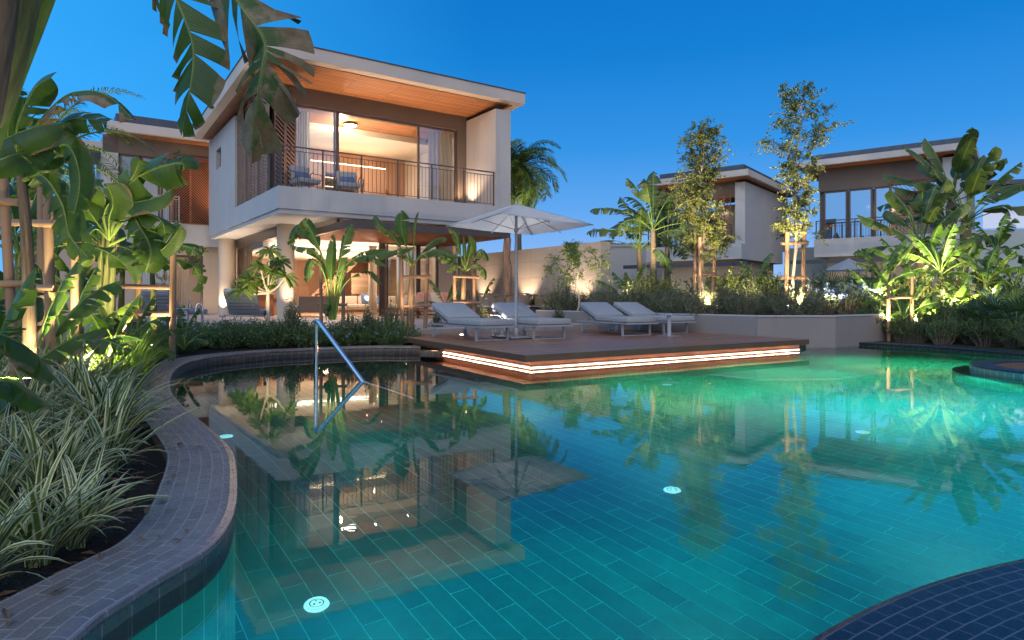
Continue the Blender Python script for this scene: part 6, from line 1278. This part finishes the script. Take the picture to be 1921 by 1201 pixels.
# added fill lamps that brighten the planting and the palms
uplight(AZ(1655, 16.2, 1.1), D(1650, 450, 19), 70, (1, .84, .45), 90, 'added fill spotlight among the shrubs beside the flowering bushes')
uplight(AZ(1400, 16.9, 1.35), D(1400, 480, 19), 50, (1, .84, .45), 90, 'added fill spotlight among the shrubs between the two staked trees')
uplight(AZ(1560, 15.2, .95), D(1570, 500, 16.6), 25, (1, .84, .5), 90, 'added fill spotlight below the flowering shrubs')
uplight(AZ(1825, 15.2, 1.0), D(1830, 480, 18), 40, (1, .86, .45), 90, 'added fill spotlight behind the far pool rim near the fan palms')
uplight(AZ(140, 8.0, .5), D(150, 400, 9.5), 40, (1, .82, .45), 90, 'added fill spotlight behind the paired stakes at left')
uplight(AZ(285, 10.0, .25), D(290, 480, 10.4), 25, (1, .8, .45), 90, 'added fill spotlight below the slim tied banana plant')
uplight(AZ(985, 35, 2.6), D(990, 320, 38), 260, (1, .9, .6), 60, 'added unseen fill light below the palm behind the villa', fixture=False)
uplight(AZ(60, 12.8, 2.2), D(90, 230, 15), 110, (1, .86, .5), 80, 'added unseen fill light under the palm behind the bananas', fixture=False)
p_ = G(905, 631, .25); spot((p_.x, p_.y + .2, .30), (U0.x, U0.y, 2.6), 130, (1, .93, .85), 110)  # added spot without a fitting, brightens the parasol underside
p_ = G(1010, 631, .25); spot((p_.x, p_.y + .8, .30), (U0.x + .2, U0.y, 2.6), 90, (1, .93, .85), 110)  # second added spot below the parasol, also unseen

rg = random.Random(91); m_ = ws + hp
for i in range(44):
    a_ = right_s[2 + (i * 34) // 44]; b_ = right_s[3 + (i * 34) // 44]; t_ = flat(b_ - a_).normalized(); n_ = Vector((-t_.y, t_.x, 0)); p_ = a_ + n_ * rg.uniform(.65, 2.0)
    if p_.x / p_.y > .95: continue
    o = copy_tree(ws[i % 2]); o.location = (p_.x, p_.y, GZ); k = rg.uniform(.4, .75); o.scale = (k, k, k); o.rotation_euler = (0, 0, rg.uniform(0, 6)); o['label'] = 'small narrow leaved shrub planted close behind the dark blue rim at far right'

spot((.5, 2.5, -.55), (-1.1, 2.35, -.5), 26, (.15, .8, .9), 120, 1.0, .08); spot((-.2, 4.6, -.5), (-1.9, 4.3, -.5), 16, (.3, .9, .6), 120, 1.0, .08)  # added underwater spots without fittings, brightening the left pool wall
uplight(AZ(1330, 15.2, .82), D(1316, 470, 16.9), 90, (1, .74, .42), 70, 'added fill spotlight on the wall cap before the left staked tree')  # added fill lamps from here to the lime grass, lighting planting from front
uplight(AZ(1500, 14.9, .82), D(1490, 480, 16.0), 90, (1, .74, .42), 70, 'added fill spotlight on the wall cap before the right staked tree')
uplight(AZ(1660, 14.9, .5), D(1700, 500, 16.5), 22, (1, .84, .48), 80, 'added fill spotlight behind the rim before the dark stakes')
uplight(AZ(1790, 15.6, .9), D(1800, 440, 19), 45, (1, .86, .48), 80, 'added fill spotlight behind the rim among small shrubs')
uplight(AZ(1880, 14.8, .9), D(1880, 440, 17), 25, (1, .86, .5), 90, 'added fill spotlight behind the rim near the right edge')
uplight(AZ(1175, 17.6, 1.3), D(1180, 480, 21), 50, (1, .84, .5), 80, 'added fill spotlight before the broad leaved plant by the concrete wall')
uplight(AZ(10, 4.2, .32), D(50, 200, 5.0), 18, (1, .84, .5), 80, 'added fill spotlight on a spike among the striped plants at the left edge')  # added lamp hidden among the leaves to lift the left plants
uplight(AZ(200, 6.6, .4), D(225, 430, 9.0), 22, (1, .84, .5), 70, 'added fill spotlight among the lime green grass')

spot(VA(3.0, 3.6, SL1 + .3), VA(3.2, 4.2, 7.6), 320, (1, .78, .58), 150, 1.0, .02); spot(VA(5.5, 5.2, SL1 + .3), VA(5.2, 5.2, 7.6), 160, (1, .76, .55), 150, 1.0, .02)  # added unseen spots near the floor, brightening the bedroom ceiling
spot(VA(5.5, 5.2, T_Z + .3), VA(5.4, 5.4, 3.3), 420, (1, .78, .58), 150, 1.0, .02)  # added unseen upward spot, fill for the ground floor ceiling

uplight(AZ(1745, 15.3, .6), D(1750, 500, 16.6), 26, (1, .88, .5), 90, 'added fill spotlight among the vivid green banana clumps')  # lamp added to make the banana clumps bright
uplight(AZ(-60, 3.3, .3), D(0, 120, 3.3), 30, (1, .86, .6), 60, 'added fill spotlight below the giant banana plant at the upper left')  # lamp added to lift the dark trunk
uplight(AZ(150, 6.2, .55), D(220, 660, 7.6), 24, (1, .88, .5), 110, 'added low fill spotlight shining over the lime green grass')  # lamp added to lift the dim lime grass

# fallen leaves on the soil and a few on the tiled rim
rg = random.Random(303); lt = MB(); dead = M_plain('dead_leaf', (.16, .085, .04), .8, 0, .5, 30, .4)
for i in range(520):
    y = rg.uniform(1.7, 9.0); xe = min(p.x for p in LI if abs(p.y - y) < .3); on = rg.random() < .06; x = xe - (rg.uniform(.05, .3) if on else .38 + rg.expovariate(2.2)); z = CZ + .006 if on else GZ + .012
    a_ = rg.uniform(0, 6.28); d = Vector((math.cos(a_), math.sin(a_), rg.uniform(-.05, .15))); s_ = Vector((-d.y, d.x, 0)) * rg.uniform(.006, .014); l = rg.uniform(.03, .09); p = Vector((x, y, z))
    lt.add([p, p + d * l * .5 + s_ + Vector((0, 0, .008)), p + d * l, p + d * l * .5 - s_ + Vector((0, 0, .002))], [(0, 1, 2, 3)])
tag(lt.build('fallen_leaves', dead), kind='stuff')
